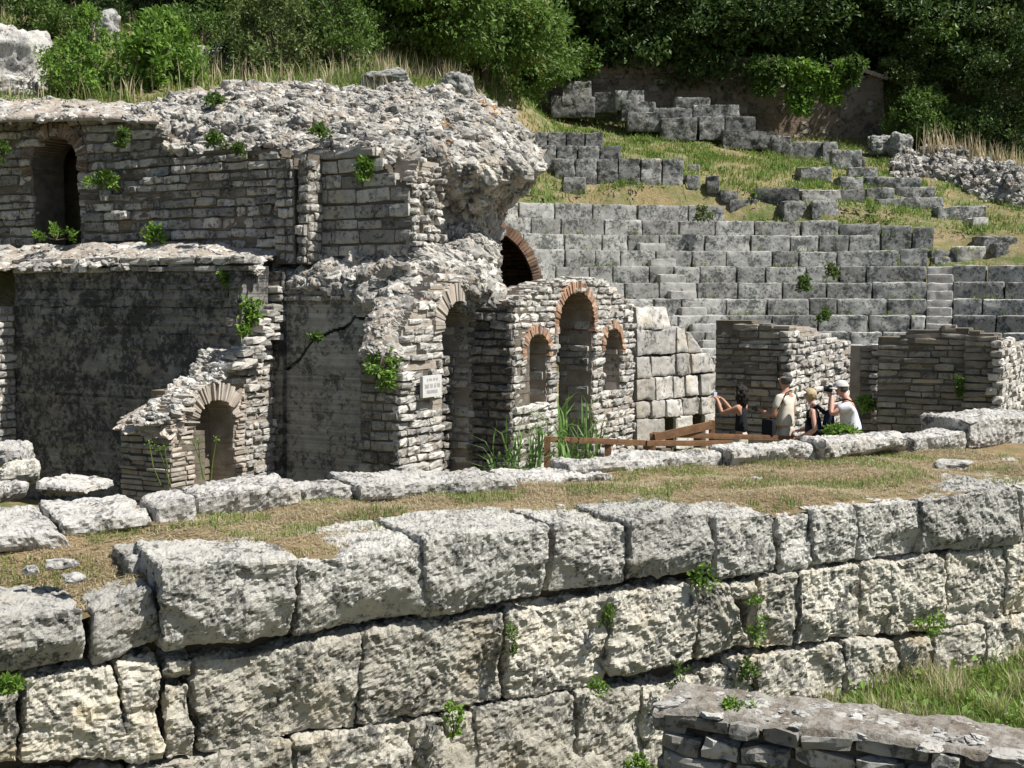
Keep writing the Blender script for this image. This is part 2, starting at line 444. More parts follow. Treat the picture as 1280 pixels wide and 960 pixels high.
def cr(p0, p1, p2, p3, t):
    return 0.5 * ((2 * p1) + (-p0 + p2) * t + (2 * p0 - 5 * p1 + 4 * p2 - p3) * t * t + (-p0 + 3 * p1 - 3 * p2 + p3) * t ** 3)
def resample(arr, n, axis):
    arr = np.moveaxis(np.asarray(arr, float), axis, 0); k = len(arr); out = []
    for i in range(n):
        s = i / (n - 1) * (k - 1); j = min(int(s), k - 2); t = s - j
        g = lambda q: arr[min(max(q, 0), k - 1)]
        out.append(cr(g(j - 1), g(j), g(j + 1), g(j + 2), t))
    return np.moveaxis(np.array(out), 0, axis)
def patch(mb, ctrl, n_rocks, size=(0.05, 0.16), nu=70, nv=30, rough=0.06, m_core=0, m_rock=1, align=0.7, flat=1.0, sink=0.45, ralign=0.55):
    """ruined rubble core: a lofted body surface with stones bedded in it; ctrl[row][col] = (px,py,Y), rows top to bottom"""
    g = np.array([[P(*c) for c in row] for row in ctrl])
    g = resample(resample(g, nv, 0), nu, 1)
    flatp = g.reshape(-1, 3)
    du = np.gradient(g, axis=1); dv = np.gradient(g, axis=0)
    nrm = np.cross(dv, du); nrm /= np.maximum(np.linalg.norm(nrm, axis=2), 1e-9)[..., None]
    view = CAM - g
    sgn = np.sign((nrm * view).sum(2).mean()); nrm = nrm * (1 if sgn > 0 else -1)
    disp = rough * (fbm(flatp * 2.2, 4) + 0.5 * ridge(flatp * np.array([1.2, 1.2, 3.0]), 3) - 0.1)
    g2 = g + nrm * disp.reshape(nv, nu)[..., None]
    idx = np.arange(nu * nv).reshape(nv, nu)
    mb.add(g2.reshape(-1, 3), q=np.stack([idx[:-1, :-1], idx[1:, :-1], idx[1:, 1:], idx[:-1, 1:]], -1).reshape(-1, 4), m=m_core)
    # area weighted sampling
    ar = np.linalg.norm(np.cross(du, dv), axis=2)[:-1, :-1].ravel(); pr = ar / ar.sum()
    cell = rs.choice(len(pr), n_rocks, p=pr)
    i, j = cell // (nu - 1), cell % (nu - 1)
    fu, fv = rs.rand(n_rocks)[:, None], rs.rand(n_rocks)[:, None]
    pos = (g2[i, j] * (1 - fu) + g2[i, j + 1] * fu) * (1 - fv) + (g2[i + 1, j] * (1 - fu) + g2[i + 1, j + 1] * fu) * fv
    nn = nrm[i, j]
    sz = size[0] + (size[1] - size[0]) * rs.rand(n_rocks) ** 3.0
    nb = nn * align + np.array([0, 0, 1.0]) * (1 - align); nb /= np.linalg.norm(nb, axis=1)[:, None]
    rocks(mb, pos - nn * (sz * sink * flat)[:, None], sz, nb, m=m_rock, flat=flat, align=ralign)
    return g2

# leaves
def leaves(mb, Ps, size, outward=None, a=None, m=0, droop=0.0, up=0.35, slim=0.5):
    Ps = np.asarray(Ps, float); n = len(Ps)
    d = rs.normal(size=(n, 3))
    if outward is not None: d = d * 0.75 + outward
    d[:, 2] -= droop
    d /= np.linalg.norm(d, axis=1)[:, None]
    nz = rs.normal(size=(n, 3)); nz[:, 2] = np.abs(nz[:, 2]) + up
    w = np.cross(d, nz); w /= np.maximum(np.linalg.norm(w, axis=1), 1e-9)[:, None]
    sz = (np.asarray(size) * (0.65 + 0.7 * rs.rand(n)))[:, None]
    nn = np.cross(w, d)
    V = np.stack([Ps, Ps + d * sz * 0.5 + w * sz * slim * 0.5 + nn * sz * 0.08, Ps + d * sz, Ps + d * sz * 0.5 - w * sz * slim * 0.5 + nn * sz * 0.08], 1)
    if a is None: a = rs.rand(n)
    mb.add(V.reshape(-1, 3), q=np.arange(4 * n).reshape(n, 4), a=np.repeat(a, 4), m=m)

def blades(mb, Ps, length, width, lean=0.5, m=0, a=None, bend=0.5):
    Ps = np.asarray(Ps, float); n = len(Ps)
    th = rs.rand(n) * 6.2832; L = np.asarray(length) * (0.6 + 0.8 * rs.rand(n))
    ln = lean * rs.rand(n)
    d = np.stack([np.cos(th), np.sin(th), np.zeros(n)], 1); w = np.stack([-np.sin(th), np.cos(th), np.zeros(n)], 1)
    w = w * (np.asarray(width) * (0.7 + 0.6 * rs.rand(n)))[:, None] / 2
    z = np.array([0, 0, 1.0])
    mid = Ps + d * (L * ln * 0.4)[:, None] + z * (L * 0.55 * (1 - 0.3 * ln))[:, None]
    tip = Ps + d * (L * ln * (0.8 + bend * 0.6))[:, None] + z * (L * (1 - 0.75 * ln * bend))[:, None]
    V = np.stack([Ps - w, Ps + w, mid + w * 0.8, mid - w * 0.8, tip], 1)
    b = np.arange(n)[:, None] * 5
    if a is None: a = rs.rand(n)
    mb.add(V.reshape(-1, 3), q=np.concatenate([b, b + 1, b + 2, b + 3], 1), t=np.concatenate([b + 3, b + 2, b + 4], 1), a=np.repeat(a, 5), m=m)

def tube(mb, pts, radii, n=8, m=0, a=0.5):
    pts = np.asarray(pts, float); k = len(pts)
    V = []
    for i in range(k):
        t = pts[min(i + 1, k - 1)] - pts[max(i - 1, 0)]; t /= max(np.linalg.norm(t), 1e-9)
        x = np.cross(t, [0.3, 0.9, 0.2]); x /= np.linalg.norm(x); y = np.cross(t, x)
        for j in range(n):
            an = 2 * math.pi * j / n
            V.append(pts[i] + (x * math.cos(an) + y * math.sin(an)) * radii[i])
    Q = [[i * n + j, i * n + (j + 1) % n, (i + 1) * n + (j + 1) % n, (i + 1) * n + j] for i in range(k - 1) for j in range(n)]
    V.append(pts[0]); V.append(pts[-1])
    T = [[k * n, (j + 1) % n, j] for j in range(n)] + [[k * n + 1, (k - 1) * n + j, (k - 1) * n + (j + 1) % n] for j in range(n)]
    mb.add(V, q=Q, t=T, a=a, m=m)

def bar(mb, p0, p1, w, h, m=0, a=0.5, up=(0, 0, 1)):
    """bevelled square bar from p0 to p1"""
    p0 = np.asarray(p0, float); p1 = np.asarray(p1, float)
    t = p1 - p0; L = np.linalg.norm(t); t /= L
    x = np.cross(t, up); 
    if np.linalg.norm(x) < 1e-3: x = np.cross(t, (0, 1, 0))
    x /= np.linalg.norm(x); y = np.cross(x, t)
    V, Q = cube_grid(2, 2, 2)
    hh = np.array([w / 2, L / 2, h / 2])
    pos, _ = rounded(V * hh, hh, min(w, h) * 0.12)
    mb.add((p0 + p1) / 2 + pos[:, :1] * x + pos[:, 1:2] * t + pos[:, 2:] * y, q=Q, m=m, a=a)

# ================================================================ SETTING: ground, terrace, hillside
def tps_fit(pts):
    p = np.array(pts); xy, z = p[:, :2], p[:, 2]; n = len(p)
    d = np.linalg.norm(xy[:, None] - xy[None], axis=2)
    K = np.where(d > 0, d * d * np.log(d + 1e-9), 0) + np.eye(n) * 0.6
    Pm = np.concatenate([np.ones((n, 1)), xy], 1)
    A = np.zeros((n + 3, n + 3)); A[:n, :n] = K; A[:n, n:] = Pm; A[n:, :n] = Pm.T
    s = np.linalg.solve(A, np.concatenate([z, np.zeros(3)]))
    def ev(q):
        d = np.linalg.norm(q[:, None] - xy[None], axis=2)
        return np.where(d > 0, d * d * np.log(d + 1e-9), 0) @ s[:n] + s[n] + q @ s[n + 1:]
    return ev
hill_px = [(650,254,32),(780,254,33),(905,257,33.2),(1000,273,33.6),(1100,279,33),(1160,290,32.5),(1200,325,31),(1300,330,30.5),
           (650,225,34.5),(760,240,34.5),(860,235,35),(1000,240,36),(1100,262,35),(1200,288,34),(1300,290,33),
           (660,155,41),(680,164,40),(800,190,39),(900,198,39.5),(1000,212,39.5),(1100,230,38),(1200,255,37),(1300,262,36),
           (680,140,43),(850,164,43.5),(950,180,43.5),(1050,186,43.5),(1150,190,43),(1300,205,42),
           (0,128,24.2),(120,132,24),(250,112,25),(400,106,26),(550,112,27),(620,130,29),(-60,130,24),
           (0,65,29),(100,75,29),(200,65,30),(300,72,30),(450,62,32),(550,65,34),(620,85,38),
           (0,-40,38),(300,-40,42),(640,-10,54),(900,20,60),(1280,30,60),(1500,30,60),(-300,-40,38),(-300,60,27),(1500,240,40)]
hill = tps_fit([tuple(P(*c)) for c in hill_px])

def sz_at(Rk, py, px=1000):
    """height at which the seat row of radius Rk shows at height py in the surveyed column px"""
    d = ray(px, py); s = np.linspace(20, 40, 4000); x = d[0] / d[1] * s
    i = np.argmin(np.abs(np.hypot(x - CC[0], s - CC[1]) - Rk)); return float(P(px, py, s[i])[2])
ROWY = [478, 457, 436, 415, 394.5, 374, 353.5, 333.5, 314, 294.5, 276]
RAD = [8.3 + .62 * k for k in range(len(ROWY))]
CC = np.array([6.5, 19.3])                                   # centre of the curved seating
ROWZ = [sz_at(R, y) for R, y in zip(RAD, ROWY)]
def sstep(a, b, x):
    t = np.clip((x - a) / (b - a), 0, 1); return t * t * (3 - 2 * t)
def ground_z(q):
    q = np.atleast_2d(np.asarray(q, float))
    z = hill(q)
    r = np.linalg.norm(q - CC, axis=1)
    f1 = np.where(r < RAD[0] + .5, 0.2, np.interp(r, [R + .66 for R in RAD] + [RAD[-1] + 1.3, RAD[-1] + 2.4], [z - .42 for z in ROWZ] + [ROWZ[-1] + .1, 40]))
    s = sstep(-1.8, -0.3, q[:, 0])
    f1 = f1 * s + 100 * (1 - s)
    f2 = np.where(q[:, 0] < 1.5, 0.2 + np.clip((q[:, 1] - 23.5) / 0.4, 0, 1) * 40, 100)
    z = np.minimum(z, np.minimum(f1, f2))
    z = z + 1.7 * sstep(44.8, 45.4, q[:, 1]) * sstep(0.2, 1.0, q[:, 0])
    z = np.where(q[:, 1] < 20, 0.2, z)
    z = np.maximum(z, 0.2)
    front = -0.32 + 0.38 * sstep(1.0, 3.0, q[:, 0]) + 0.14 * sstep(12.0, 14.0, q[:, 1] - 0.5 * q[:, 0])
    return np.where(z <= 0.2001, front, z)

xs = np.arange(-32, 38.01, 0.25); ys = np.arange(1.0, 84.01, 0.25)
gx, gy = np.meshgrid(xs, ys, indexing='ij')
gq = np.stack([gx.ravel(), gy.ravel()], 1)
gz = ground_z(gq)
g3 = np.stack([gq[:, 0], gq[:, 1], gz], 1)
gz = gz + np.where(gz > 0.3, 0.10, 0.03) * fbm(g3 * np.array([0.9, 0.9, 0.0]), 4)
g3[:, 2] = gz
mb = MB()
ix = np.arange(len(gq)).reshape(gx.shape)
mb.add(g3, q=np.stack([ix[:-1, :-1], ix[1:, :-1], ix[1:, 1:], ix[:-1, 1:]], -1).reshape(-1, 4))
k = NT('hillside_earth')
c = k.mix(k.ramp(k.noise(0.9, 6, 0.65), [(0.4, 0.0), (0.6, 1.0)]), (0.10, 0.135, 0.035), (0.26, 0.20, 0.10))
c = k.mix(k.ramp(k.noise(3.5, 7, 0.7), [(0.48, 0.0), (0.62, 0.9)]), c, (0.34, 0.265, 0.165))
c = k.mix(k.ramp(k.noise(7, 7, 0.7), [(0.5, 0.0), (0.7, 0.8)]), c, (0.07, 0.085, 0.03))
k.base(c); k.bump(k.noise(9, 8, 0.7), 1.0, 0.08)
M['earth'] = k.m
gnd = mb.build('ground', M['earth'], smooth=True)
tag(gnd, 'grassy earth hillside and ground round the ruins', 'ground', kind='structure')

# terrace between the two dry stone rows
WD = np.array([1.91, 1.0, 0]) / math.hypot(1.91, 1.0)        # direction of the front wall
WN = np.array([WD[1], -WD[0], 0])
WO = np.array([(200 - 640) / F * 7.5, 7.5, 0])
def wq(px, py, off=0.0):
    p = PL(px, py, WO + WN * off, WN); r = p - WO
    return (float(r @ WD), float(p[2]))
TZ = 1.60
nu_, nv_ = 190, 44
uu, vv = np.meshgrid(np.linspace(-5, 9.5, nu_), np.linspace(-0.03, -3.1, nv_), indexing='ij')
tp = WO + uu.ravel()[:, None] * WD + vv.ravel()[:, None] * WN
def terrace_z(u, v, q):
    z = TZ + 0.045 * fbm(q * np.array([1.3, 1.3, 0]), 4) - 0.10 * sstep(-2.2, -2.9, v) - 0.05 * sstep(-.6, 0, v)
    return z - 0.24 * sstep(0.3, -0.6, u) * sstep(-1.5, -0.4, v)      # hollow at the left, where the first blocks sit deeper
tzz = terrace_z(uu.ravel(), vv.ravel(), tp)
tp[:, 2] = tzz
ix = np.arange(nu_ * nv_).reshape(nu_, nv_)
tq = np.stack([ix[:-1, :-1], ix[1:, :-1], ix[1:, 1:], ix[:-1, 1:]], -1).reshape(-1, 4)
mb = MB(); mb.add(tp, q=tq[:, ::-1])
# earth sides below the sheet
for edge in (ix[:, -1], ix[0, :], ix[-1, :]):
    a_ = tp[edge]; b_ = a_.copy(); b_[:, 2] = 0.0; n_ = len(a_)
    mb.add(np.concatenate([a_, b_]), q=[[i, i + 1, n_ + i + 1, n_ + i] for i in range(n_ - 1)])
k = NT('dry_grass_ground')
c = k.mix(k.ramp(k.noise(2.2, 6, 0.65), [(0.4, 0.0), (0.62, 1.0)]), (0.36, 0.265, 0.145), (0.24, 0.175, 0.09))
c = k.mix(k.ramp(k.noise(1.5, 5, 0.7), [(0.52, 0.0), (0.66, 0.7)]), c, (0.15, 0.16, 0.05))
k.base(c); k.bump(k.noise(22, 8, 0.75), 1.0, 0.05)
terr = mb.build('terrace_ground', k.m, smooth=True)
tag(terr, 'dry grass terrace between two rows of limestone blocks', 'ground', kind='structure')
def on_terrace(px, py):
    z = TZ
    for _ in range(6):
        q = G(px, py, z); r = q - WO
        z = float(terrace_z(np.array([r @ WD]), np.array([r @ WN]), q[None])[0])
    return G(px, py, z)

# ================================================================ FRONT RETAINING WALL
fw = empty('retaining_wall', WO + np.array([0, 0, 0.05]), 'long foreground wall of huge rough limestone blocks stacked in courses below the terrace', 'wall')
bs = [0]
def fblock(quad, off, depth, mat, under=0.0, name='stone_block', **kw):
    mb = MB(); bs[0] += 1
    uvq = [wq(x, y, off) for x, y in quad]
    c = np.array(uvq); ctr = c.mean(0); c = ctr + (c - ctr) * (1 - 0.010 / np.maximum(0.1, np.abs(c - ctr)))
    block(mb, WO, WD, WN, c, off, depth, seed=bs[0], under=under, a=rs.rand(), **kw)
    o = mb.build(name, mat, fw, smooth=False)
    return o
TOP = [ # quad, offset in front of the plane, depth, under
 ([(-60,772),(105,760),(108,830),(-60,858)], .10, .75, .10),
 ([(114,762),(192,733),(203,802),(118,834)], .03, .50, .06),
 ([(199,705),(372,695),(371,803),(208,823)], .16, .80, .17),
 ([(374,702),(529,677),(534,771),(373,801)], .08, .95, .16),
 ([(531,672),(688,655),(686,748),(534,778)], .12, .90, .10),
 ([(691,652),(783,655),(784,731),(691,745)], .02, .70, .12),
 ([(786,650),(891,638),(893,713),(789,731)], .08, .80, .13),
 ([(894,645),(969,640),(974,716),(897,725)], .07, .60, .04),
 ([(971,646),(1012,640),(1018,708),(977,717)], .03, .60, .03),
 ([(1013,636),(1070,632),(1074,700),(1019,708)], .05, .55, .05),
 ([(1071,630),(1150,625),(1156,695),(1076,706)], .04, .80, .10),
 ([(1152,625),(1274,606),(1279,684),(1157,695)], .09, .80, .10),
 ([(1276,608),(1370,600),(1374,668),(1281,684)], .05, .80, .06),
 ([(1374,600),(1470,592),(1474,655),(1377,668)], .07, .8, .06), ([(1474,592),(1580,583),(1584,643),(1478,655)], .04, .8, .06), ([(-210,790),(-66,773),(-66,858),(-210,885)], .08, .7, .08)]
for q, off, d, un in TOP:
    fblock(q, off - .03, d, M['cap'], under=un * .75, res=0.0145, big=0.022, mid=0.034, fine=0.010, r=0.020)
# slabs lying behind the front edge of the top course
for q, off, d in [([(157,697),(300,690),(300,735),(160,738)], -.42, .5), ([(305,690),(470,676),(470,715),(306,722)], -.55, .55),
                  ([(930,632),(1015,626),(1016,660),(930,664)], -.38, .45)]:
    fblock(q, off, d, M['cap'], res=0.022, big=0.03, mid=0.03, fine=0.010)
SEC = [
 ([(-60,880),(25,866),(28,960),(-60,975)], -.02, .5), ([(28,846),(140,832),(161,950),(28,958)], -.02, .6),
 ([(144,828),(199,825),(206,951),(162,956)], .0, .6), ([(206,826),(243,824),(244,850),(208,851)], -.01, .4),
 ([(205,854),(238,853),(247,952),(210,954)], -.03, .6), ([(242,828),(453,792),(450,914),(249,946)], -.05, .6),
 ([(455,790),(632,765),(633,880),(450,912)], -.03, .6), ([(635,764),(759,746),(761,860),(637,879)], -.03, .6),
 ([(763,744),(868,730),(873,828),(766,850)], .04, .6), ([(870,733),(910,729),(944,810),(876,828)], .02, .6),
 ([(912,728),(947,722),(948,748),(914,752)], .0, .45), ([(947,722),(998,714),(1000,812),(946,816)], -.01, .6),
 ([(1001,714),(1073,706),(1075,800),(1001,812)], .02, .6), ([(1075,704),(1113,700),(1116,795),(1077,800)], -.02, .6),
 ([(1113,700),(1180,692),(1183,788),(1117,796)], .02, .6), ([(1182,692),(1256,683),(1259,774),(1185,787)], -.03, .6),
 ([(1258,683),(1340,672),(1342,758),(1261,773)], .0, .6), ([(1343,672),(1440,662),(1442,742),(1345,757)], .0, .6), ([(1443,662),(1570,648),(1572,724),(1445,742)], -.02, .6), ([(-210,900),(-66,880),(-66,975),(-210,995)], -.02, .6)]
for q, off, d in SEC:
    fblock(q, off, d, M['cream'], under=0.05, res=0.0145, big=0.028, mid=0.044, fine=0.013, r=0.018, chip=.12)
THI = [
 ([(-60,985),(160,962),(160,1080),(-60,1090)], -.04, .6), ([(162,962),(366,926),(372,1040),(164,1072)], -.03, .6),
 ([(368,926),(514,902),(518,1020),(373,1040)], -.02, .6), ([(516,902),(556,896),(562,1010),(520,1018)], -.04, .6),
 ([(558,896),(592,889),(597,1002),(564,1009)], -.05, .6), ([(594,888),(718,866),(722,980),(600,1002)], -.02, .6),
 ([(720,866),(800,856),(803,968),(724,980)], -.03, .6), ([(802,856),(876,842),(880,950),(806,966)], -.03, .6),
 ([(878,842),(914,834),(917,880),(881,888)], -.02, .6), ([(880,892),(940,880),(942,940),(884,950)], -.04, .6),
 ([(916,826),(944,822),(945,857),(919,868)], .0, .4), ([(946,820),(1054,804),(1056,880),(948,900)], -.01, .6),
 ([(1056,802),(1122,800),(1125,866),(1058,880)], .01, .6), ([(1124,800),(1164,795),(1166,866),(1127,868)], -.02, .6),
 ([(1168,788),(1231,780),(1232,856),(1170,866)], -.01, .6), ([(1233,777),(1340,762),(1342,840),(1235,856)], .0, .6), ([(1343,762),(1450,748),(1452,826),(1345,840)], -.01, .6), ([(1453,746),(1560,730),(1562,806),(1455,824)], .0, .6)]
for q, off, d in THI:
    fblock(q, off, d, M['cream'], under=0.04, res=0.019, big=0.028, mid=0.042, fine=0.013, r=0.018, chip=.12)
# buried footing course and earth fill behind the blocks
mb = MB(); u = -1.5
while u < 7.5:
    l = 0.7 + 0.7 * rs.rand(); bs[0] += 1
    zt = 0.30 if u < 2.2 else 0.25
    block(mb, WO, WD, WN, [(u, zt), (u + l - .02, zt), (u + l - .02, -.5), (u, -.5)], -0.05, 0.5, res=0.035, seed=bs[0], a=rs.rand()); u += l
mb.build('footing_course', M['cream'], fw, smooth=True)
mb = MB()
pts = [WO + WD * a + WN * b + np.array([0, 0, c_]) for c_ in (-.5, 1.15) for b in (-.30, -1.2) for a in (-5, 9.4)]
mb.add(pts, q=[[0, 1, 5, 4], [3, 2, 6, 7], [2, 0, 4, 6], [1, 3, 7, 5], [4, 5, 7, 6]])
mb.build('earth_fill', M['soil'], fw)

# ================================================================ ROW OF KERB BLOCKS AT THE BACK OF THE TERRACE
KG = 'low limestone blocks along the back edge of the terrace'
def kblock(label, quad, depth, z0, mat='kerb', under=0.04, group=KG, name='limestone_block', cat='stone block', d=None, nrm=None, **kw):
    """free block: quad in pixels (front face); bottom corners sit at height z0"""
    bl, br_ = G(*quad[3], z0), G(*quad[2], z0)
    base = (bl + br_) / 2
    U = (br_ - bl); U[2] = 0; U /= np.linalg.norm(U)
    if d is not None: U = np.array(d) / np.linalg.norm(d)
    N = np.array([U[1], -U[0], 0])
    def q2(x, y):
        p = PL(x, y, base, N); r = p - base; return (float(r @ U), float(p[2]))
    mb = MB(); bs[0] += 1
    args = dict(res=0.02, big=0.035, mid=0.035, fine=0.009, r=0.03, seed=bs[0], under=under, a=rs.rand()); args.update(kw)
    block(mb, base * np.array([1, 1, 0]), U, N, [q2(*p) for p in quad], 0.0, depth, **args)
    o = mb.build(name, M[mat], None, smooth=False, loc=base)
    return tag(o, label, cat, group)
kblock('cracked pale limestone slab at the left frame edge, first of the terrace back row', [(-60,672),(70,662),(98,688),(-60,698)], 1.15, 1.55, d=WD)
kblock('long flat limestone slab with a dark hollow under its lip, left end of the terrace', [(74,654),(190,642),(194,662),(80,676)], 1.05, 1.58, under=.12, d=WD)
kblock('short square limestone block between the hollowed slab and the longest block', [(193,634),(243,624),(246,657),(198,664)], .55, 1.58, d=WD)
kblock('longest pale limestone block of the terrace back row, below the brick niche', [(245,620),(378,604),(379,634),(247,656)], .62, 1.58, d=WD)
kblock('small rounded limestone block in front of the cracked dark wall', [(380,612),(440,604),(443,628),(381,634)], .4, 1.58, d=WD, big=.05)
kblock('wide flat limestone slab below the white plaque pier', [(449,606),(645,597),(646,619),(452,628)], .68, 1.58, d=WD)
kblock('thin sunken limestone slab in front of the reeds', [(650,600),(768,592),(770,604),(652,613)], .62, 1.56, d=WD)
kblock('long limestone block below the wooden railing', [(709,579),(902,567),(902,586),(711,596)], .36, 1.58, d=WD)
kblock('long limestone block directly below the two standing tourists', [(914,562),(1028,554),(1030,577),(918,586)], .36, 1.58, d=WD)
kblock('limestone block with a black hollow in its front, below the man in the cap', [(1030,552),(1140,544),(1142,570),(1033,580)], .36, 1.58, under=.16, d=WD)
kblock('rounded limestone block right of the hollowed one, in front of the dark masonry wall', [(1142,547),(1207,540),(1209,562),(1144,570)], .36, 1.58, d=WD)
kblock('tall limestone block with a dark front at the right frame edge', [(1212,524),(1330,518),(1330,556),(1213,562)], .7, 1.58, d=WD)
# step-like blocks at the left edge
SG = 'stacked rough blocks at the left frame edge'
kblock('topmost rough block of the pile at the left frame edge', [(-40,562),(28,560),(30,583),(-40,585)], .5, 1.62, group=SG)
kblock('brownish block with a slanting top in the middle of the left pile', [(2,588),(46,580),(46,602),(4,604)], .45, 1.60, group=SG, mat='cream')
kblock('thin flat stone at the bottom of the left pile', [(6,608),(36,604),(36,622),(6,626)], .4, 1.57, group=SG)
kblock('long slab sloping down to the right from the left pile', [(48,604),(104,611),(106,619),(50,617)], .5, 1.57, group=SG)
kblock('buried end block below the left pile', [(-40,606),(4,604),(4,640),(-40,645)], .5, 1.56, group=SG)

# small loose stones on the terrace
LG = 'loose stones lying in the dry grass'
for (px, py, s, lab) in [(700,634,.055,'small upright grey stone lying on the dry grass above the wide top block'),(754,634,.05,'small grey stone beside the upright stone on the terrace'),
        (945,600,.06,'dark grey stone alone in the middle of the dry grass below the hollowed block'),(75,705,.11,'flat white stone lying in the grass above the leftmost wall block'),
        (92,722,.08,'second flat white stone nearer the corner of the front wall'),(38,712,.06,'small half buried pale stone at the left of the dry terrace'),
        (1190,582,.20,'long flat slab half buried in the dry grass at the right'),(1262,576,.10,'pale flat stone below the dark fronted block at the right edge'),
        (560,642,.07,'flat pale stone in the grass below the wide flat slab'),(1090,578,.06,'small pale stone in the grass below the hollowed block')]:
    p = on_terrace(px, py); mb = MB()
    rocks(mb, [p], [s], m=0, flat=0.55 if s > .06 else 0.9, align=0.9)
    tag(mb.build('loose_stone', M['kerb'], None, smooth=False, loc=p), lab, 'stone', LG)

# low rough wall, bottom right
RD = (P(1280, 948, 6.32) - P(828, 885, 7.1)); RD[2] = 0; RD /= np.linalg.norm(RD); RN = np.array([RD[1], -RD[0], 0])
RO = P(828, 885, 7.1); RO[2] = 0
lw = empty('low_wall', RO, 'low dark masonry wall with a flat earthy top in the bottom right corner', 'wall')
def lq(px, py):
    p = PL(px, py, RO, RN); return (float((p - RO) @ RD), float(p[2]))
ztop = lq(828, 885)[1]; ulen = lq(1290, 955)[0] + 1.2
mb = MB()
poly = [[(0, -.1), (ulen, -.1), (ulen, ztop - .03), (0, ztop - .03)]]
core(mb, RO, RD, RN, poly, 0.44, front=-.05, m=0)
courses(mb, RO, RD, RN, [[(0, 0.0), (ulen, 0.0), (ulen, ztop), (0, ztop)]], ch=.13, cl=.30, out=.04, depth=.28, m=1, rough=.5, rnd_r=.45, clv=.5, outv=.03, tilt=.05)
courses(mb, RO, -RN, -RD, [[(0, 0.0), (.44, 0.0), (.44, ztop), (0, ztop)]], ch=.13, cl=.28, out=.04, depth=.2, m=1, rough=.3)
mb.build('masonry', [M['mortar_dk'], M['stone']], lw)
mb = MB()
nu2, nv2 = 160, 44
uu, vv = np.meshgrid(np.linspace(-.05, ulen, nu2), np.linspace(.03, -.47, nv2), indexing='ij')
p = RO + uu.ravel()[:, None] * RD + vv.ravel()[:, None] * RN
p[:, 2] = ztop + 0.0 + .035 * fbm(p * 3.1, 4) + .02 * ridge(p * 9, 3) - .06 * sstep(.0, .05, vv.ravel())
ix = np.arange(nu2 * nv2).reshape(nu2, nv2)
mb.add(p, q=np.stack([ix[:-1, :-1], ix[:-1, 1:], ix[1:, 1:], ix[1:, :-1]], -1).reshape(-1, 4))
pp = np.stack([rs.rand(220) * ulen, -rs.rand(220) * .44], 1)
W_ = RO + pp[:, :1] * RD + pp[:, 1:] * RN; W_[:, 2] = ztop + 0.0
rocks(mb, W_, .02 + .09 * rs.rand(220) ** 3, flat=.35, align=.92, m=1)
k = NT('mortared_wall_top')
c = k.mix(k.ramp(k.noise(7, 8, 0.7), [(0.4, 0.0), (0.6, 1.0)]), (0.20, 0.17, 0.135), (0.36, 0.34, 0.30))
c = k.mix(k.ramp(k.noise(15, 6, 0.7), [(0.54, 0.0), (0.66, 0.9)]), c, (0.10, 0.075, 0.055))
k.base(c); k.bump(k.noise(26, 8, 0.7), 1.0, 0.03)
mb.build('wall_top', [k.m, M['kerb']], lw)

# ================================================================ RUINED STAGE BUILDING (axes: e1 runs away to the right, e2 towards us to the right)
E1 = np.array([0.4735, 0.8808, 0]); E2 = np.array([0.8808, -0.4735, 0])
RO1 = np.array([0, 19.0, 0])
class Pln:
    """vertical plane; kind 'w' faces us and the left (lies along E2), kind 'u' faces right into the sun (lies along E1)"""
    def __init__(s, kind, c):
        s.c = c
        if kind == 'w': s.O, s.U, s.N = RO1 + E1 * c, E2, -E1
        else: s.O, s.U, s.N = RO1 + E2 * c, E1, E2
    def q(s, px, py):
        p = PL(px, py, s.O, s.N); return (float((p - s.O) @ s.U), float(p[2]))
    def poly(s, pts): return [s.q(*p) for p in pts]
    def pt(s, u, v, out=0.0): return s.O + s.U * u + s.N * out + np.array([0, 0, v])
    def arch(s, x0, x1, apex, spring, bottom):
        a, b = s.q(x0, spring), s.q(x1, spring); t = s.q((x0 + x1) / 2, apex)[1]
        vs = (a[1] + b[1]) / 2; vb = s.q((x0 + x1) / 2, bottom)[1]
        return a[0], b[0], vb, vs, t - vs
def at_u(pl_kind, c_other, px):
    pass
def lining(mb, pl, arch, side, depth, m=1, ch=.13, **kw):
    """stones facing the side of an opening; side 1 = far jamb"""
    u0, u1, vb, vs, rise = arch
    uu = u1 if side > 0 else u0
    O = pl.pt(uu, 0); U = -pl.N; N = -pl.U if side > 0 else pl.U
    courses(mb, O, U, N, [[(0.05, vb), (depth, vb), (depth, vs), (0.05, vs)]], ch=ch, cl=.3, out=.02, depth=.08, m=m, **kw)

MM = {'lit': [M['mortar'], M['stone_lit']], 'gen': [M['mortar_dk'], M['stone']], 'dk': [M['mortar_dk'], M['stone_dk']], 'br': [M['mortar_dk'], M['stone_br']]}  # sunlit faces get paler stone, shaded faces darker: light is in the colour

# ---- wall with the two windows and the tall arch (sunlit)
R1 = Pln('u', 0.0)
aw1 = R1.arch(655, 683, 417, 440, 509); aw2 = R1.arch(696, 740, 364, 405, 640); aw3 = R1.arch(753, 775, 410, 434, 490)
r1 = empty('triple_arched_wall', R1.pt(2.2, .2), 'sunlit pale stone wall with one tall brick arch between two small arched windows', 'wall')
out1 = R1.poly([(640,378),(655,371),(672,361),(700,353),(738,348),(757,351),(764,360),(778,371),(791,384),(791,640),(640,640)])
holes = [arch_poly(*a) for a in (aw1, aw2, aw3)]
mb = MB()
core(mb, R1.O, R1.U, R1.N, [[(max(a, .09), b) for a, b in out1]] + holes, 0.62, m=0, front=-.006)
courses(mb, R1.O, R1.U, R1.N, [out1] + holes, ch=.115, cl=.27, out=.038, depth=.14, rough=.42, rnd_r=.5, gap=.014, seed=1, tilt=.04)
for a in (aw1, aw2, aw3): lining(mb, R1, a, 1, .6)
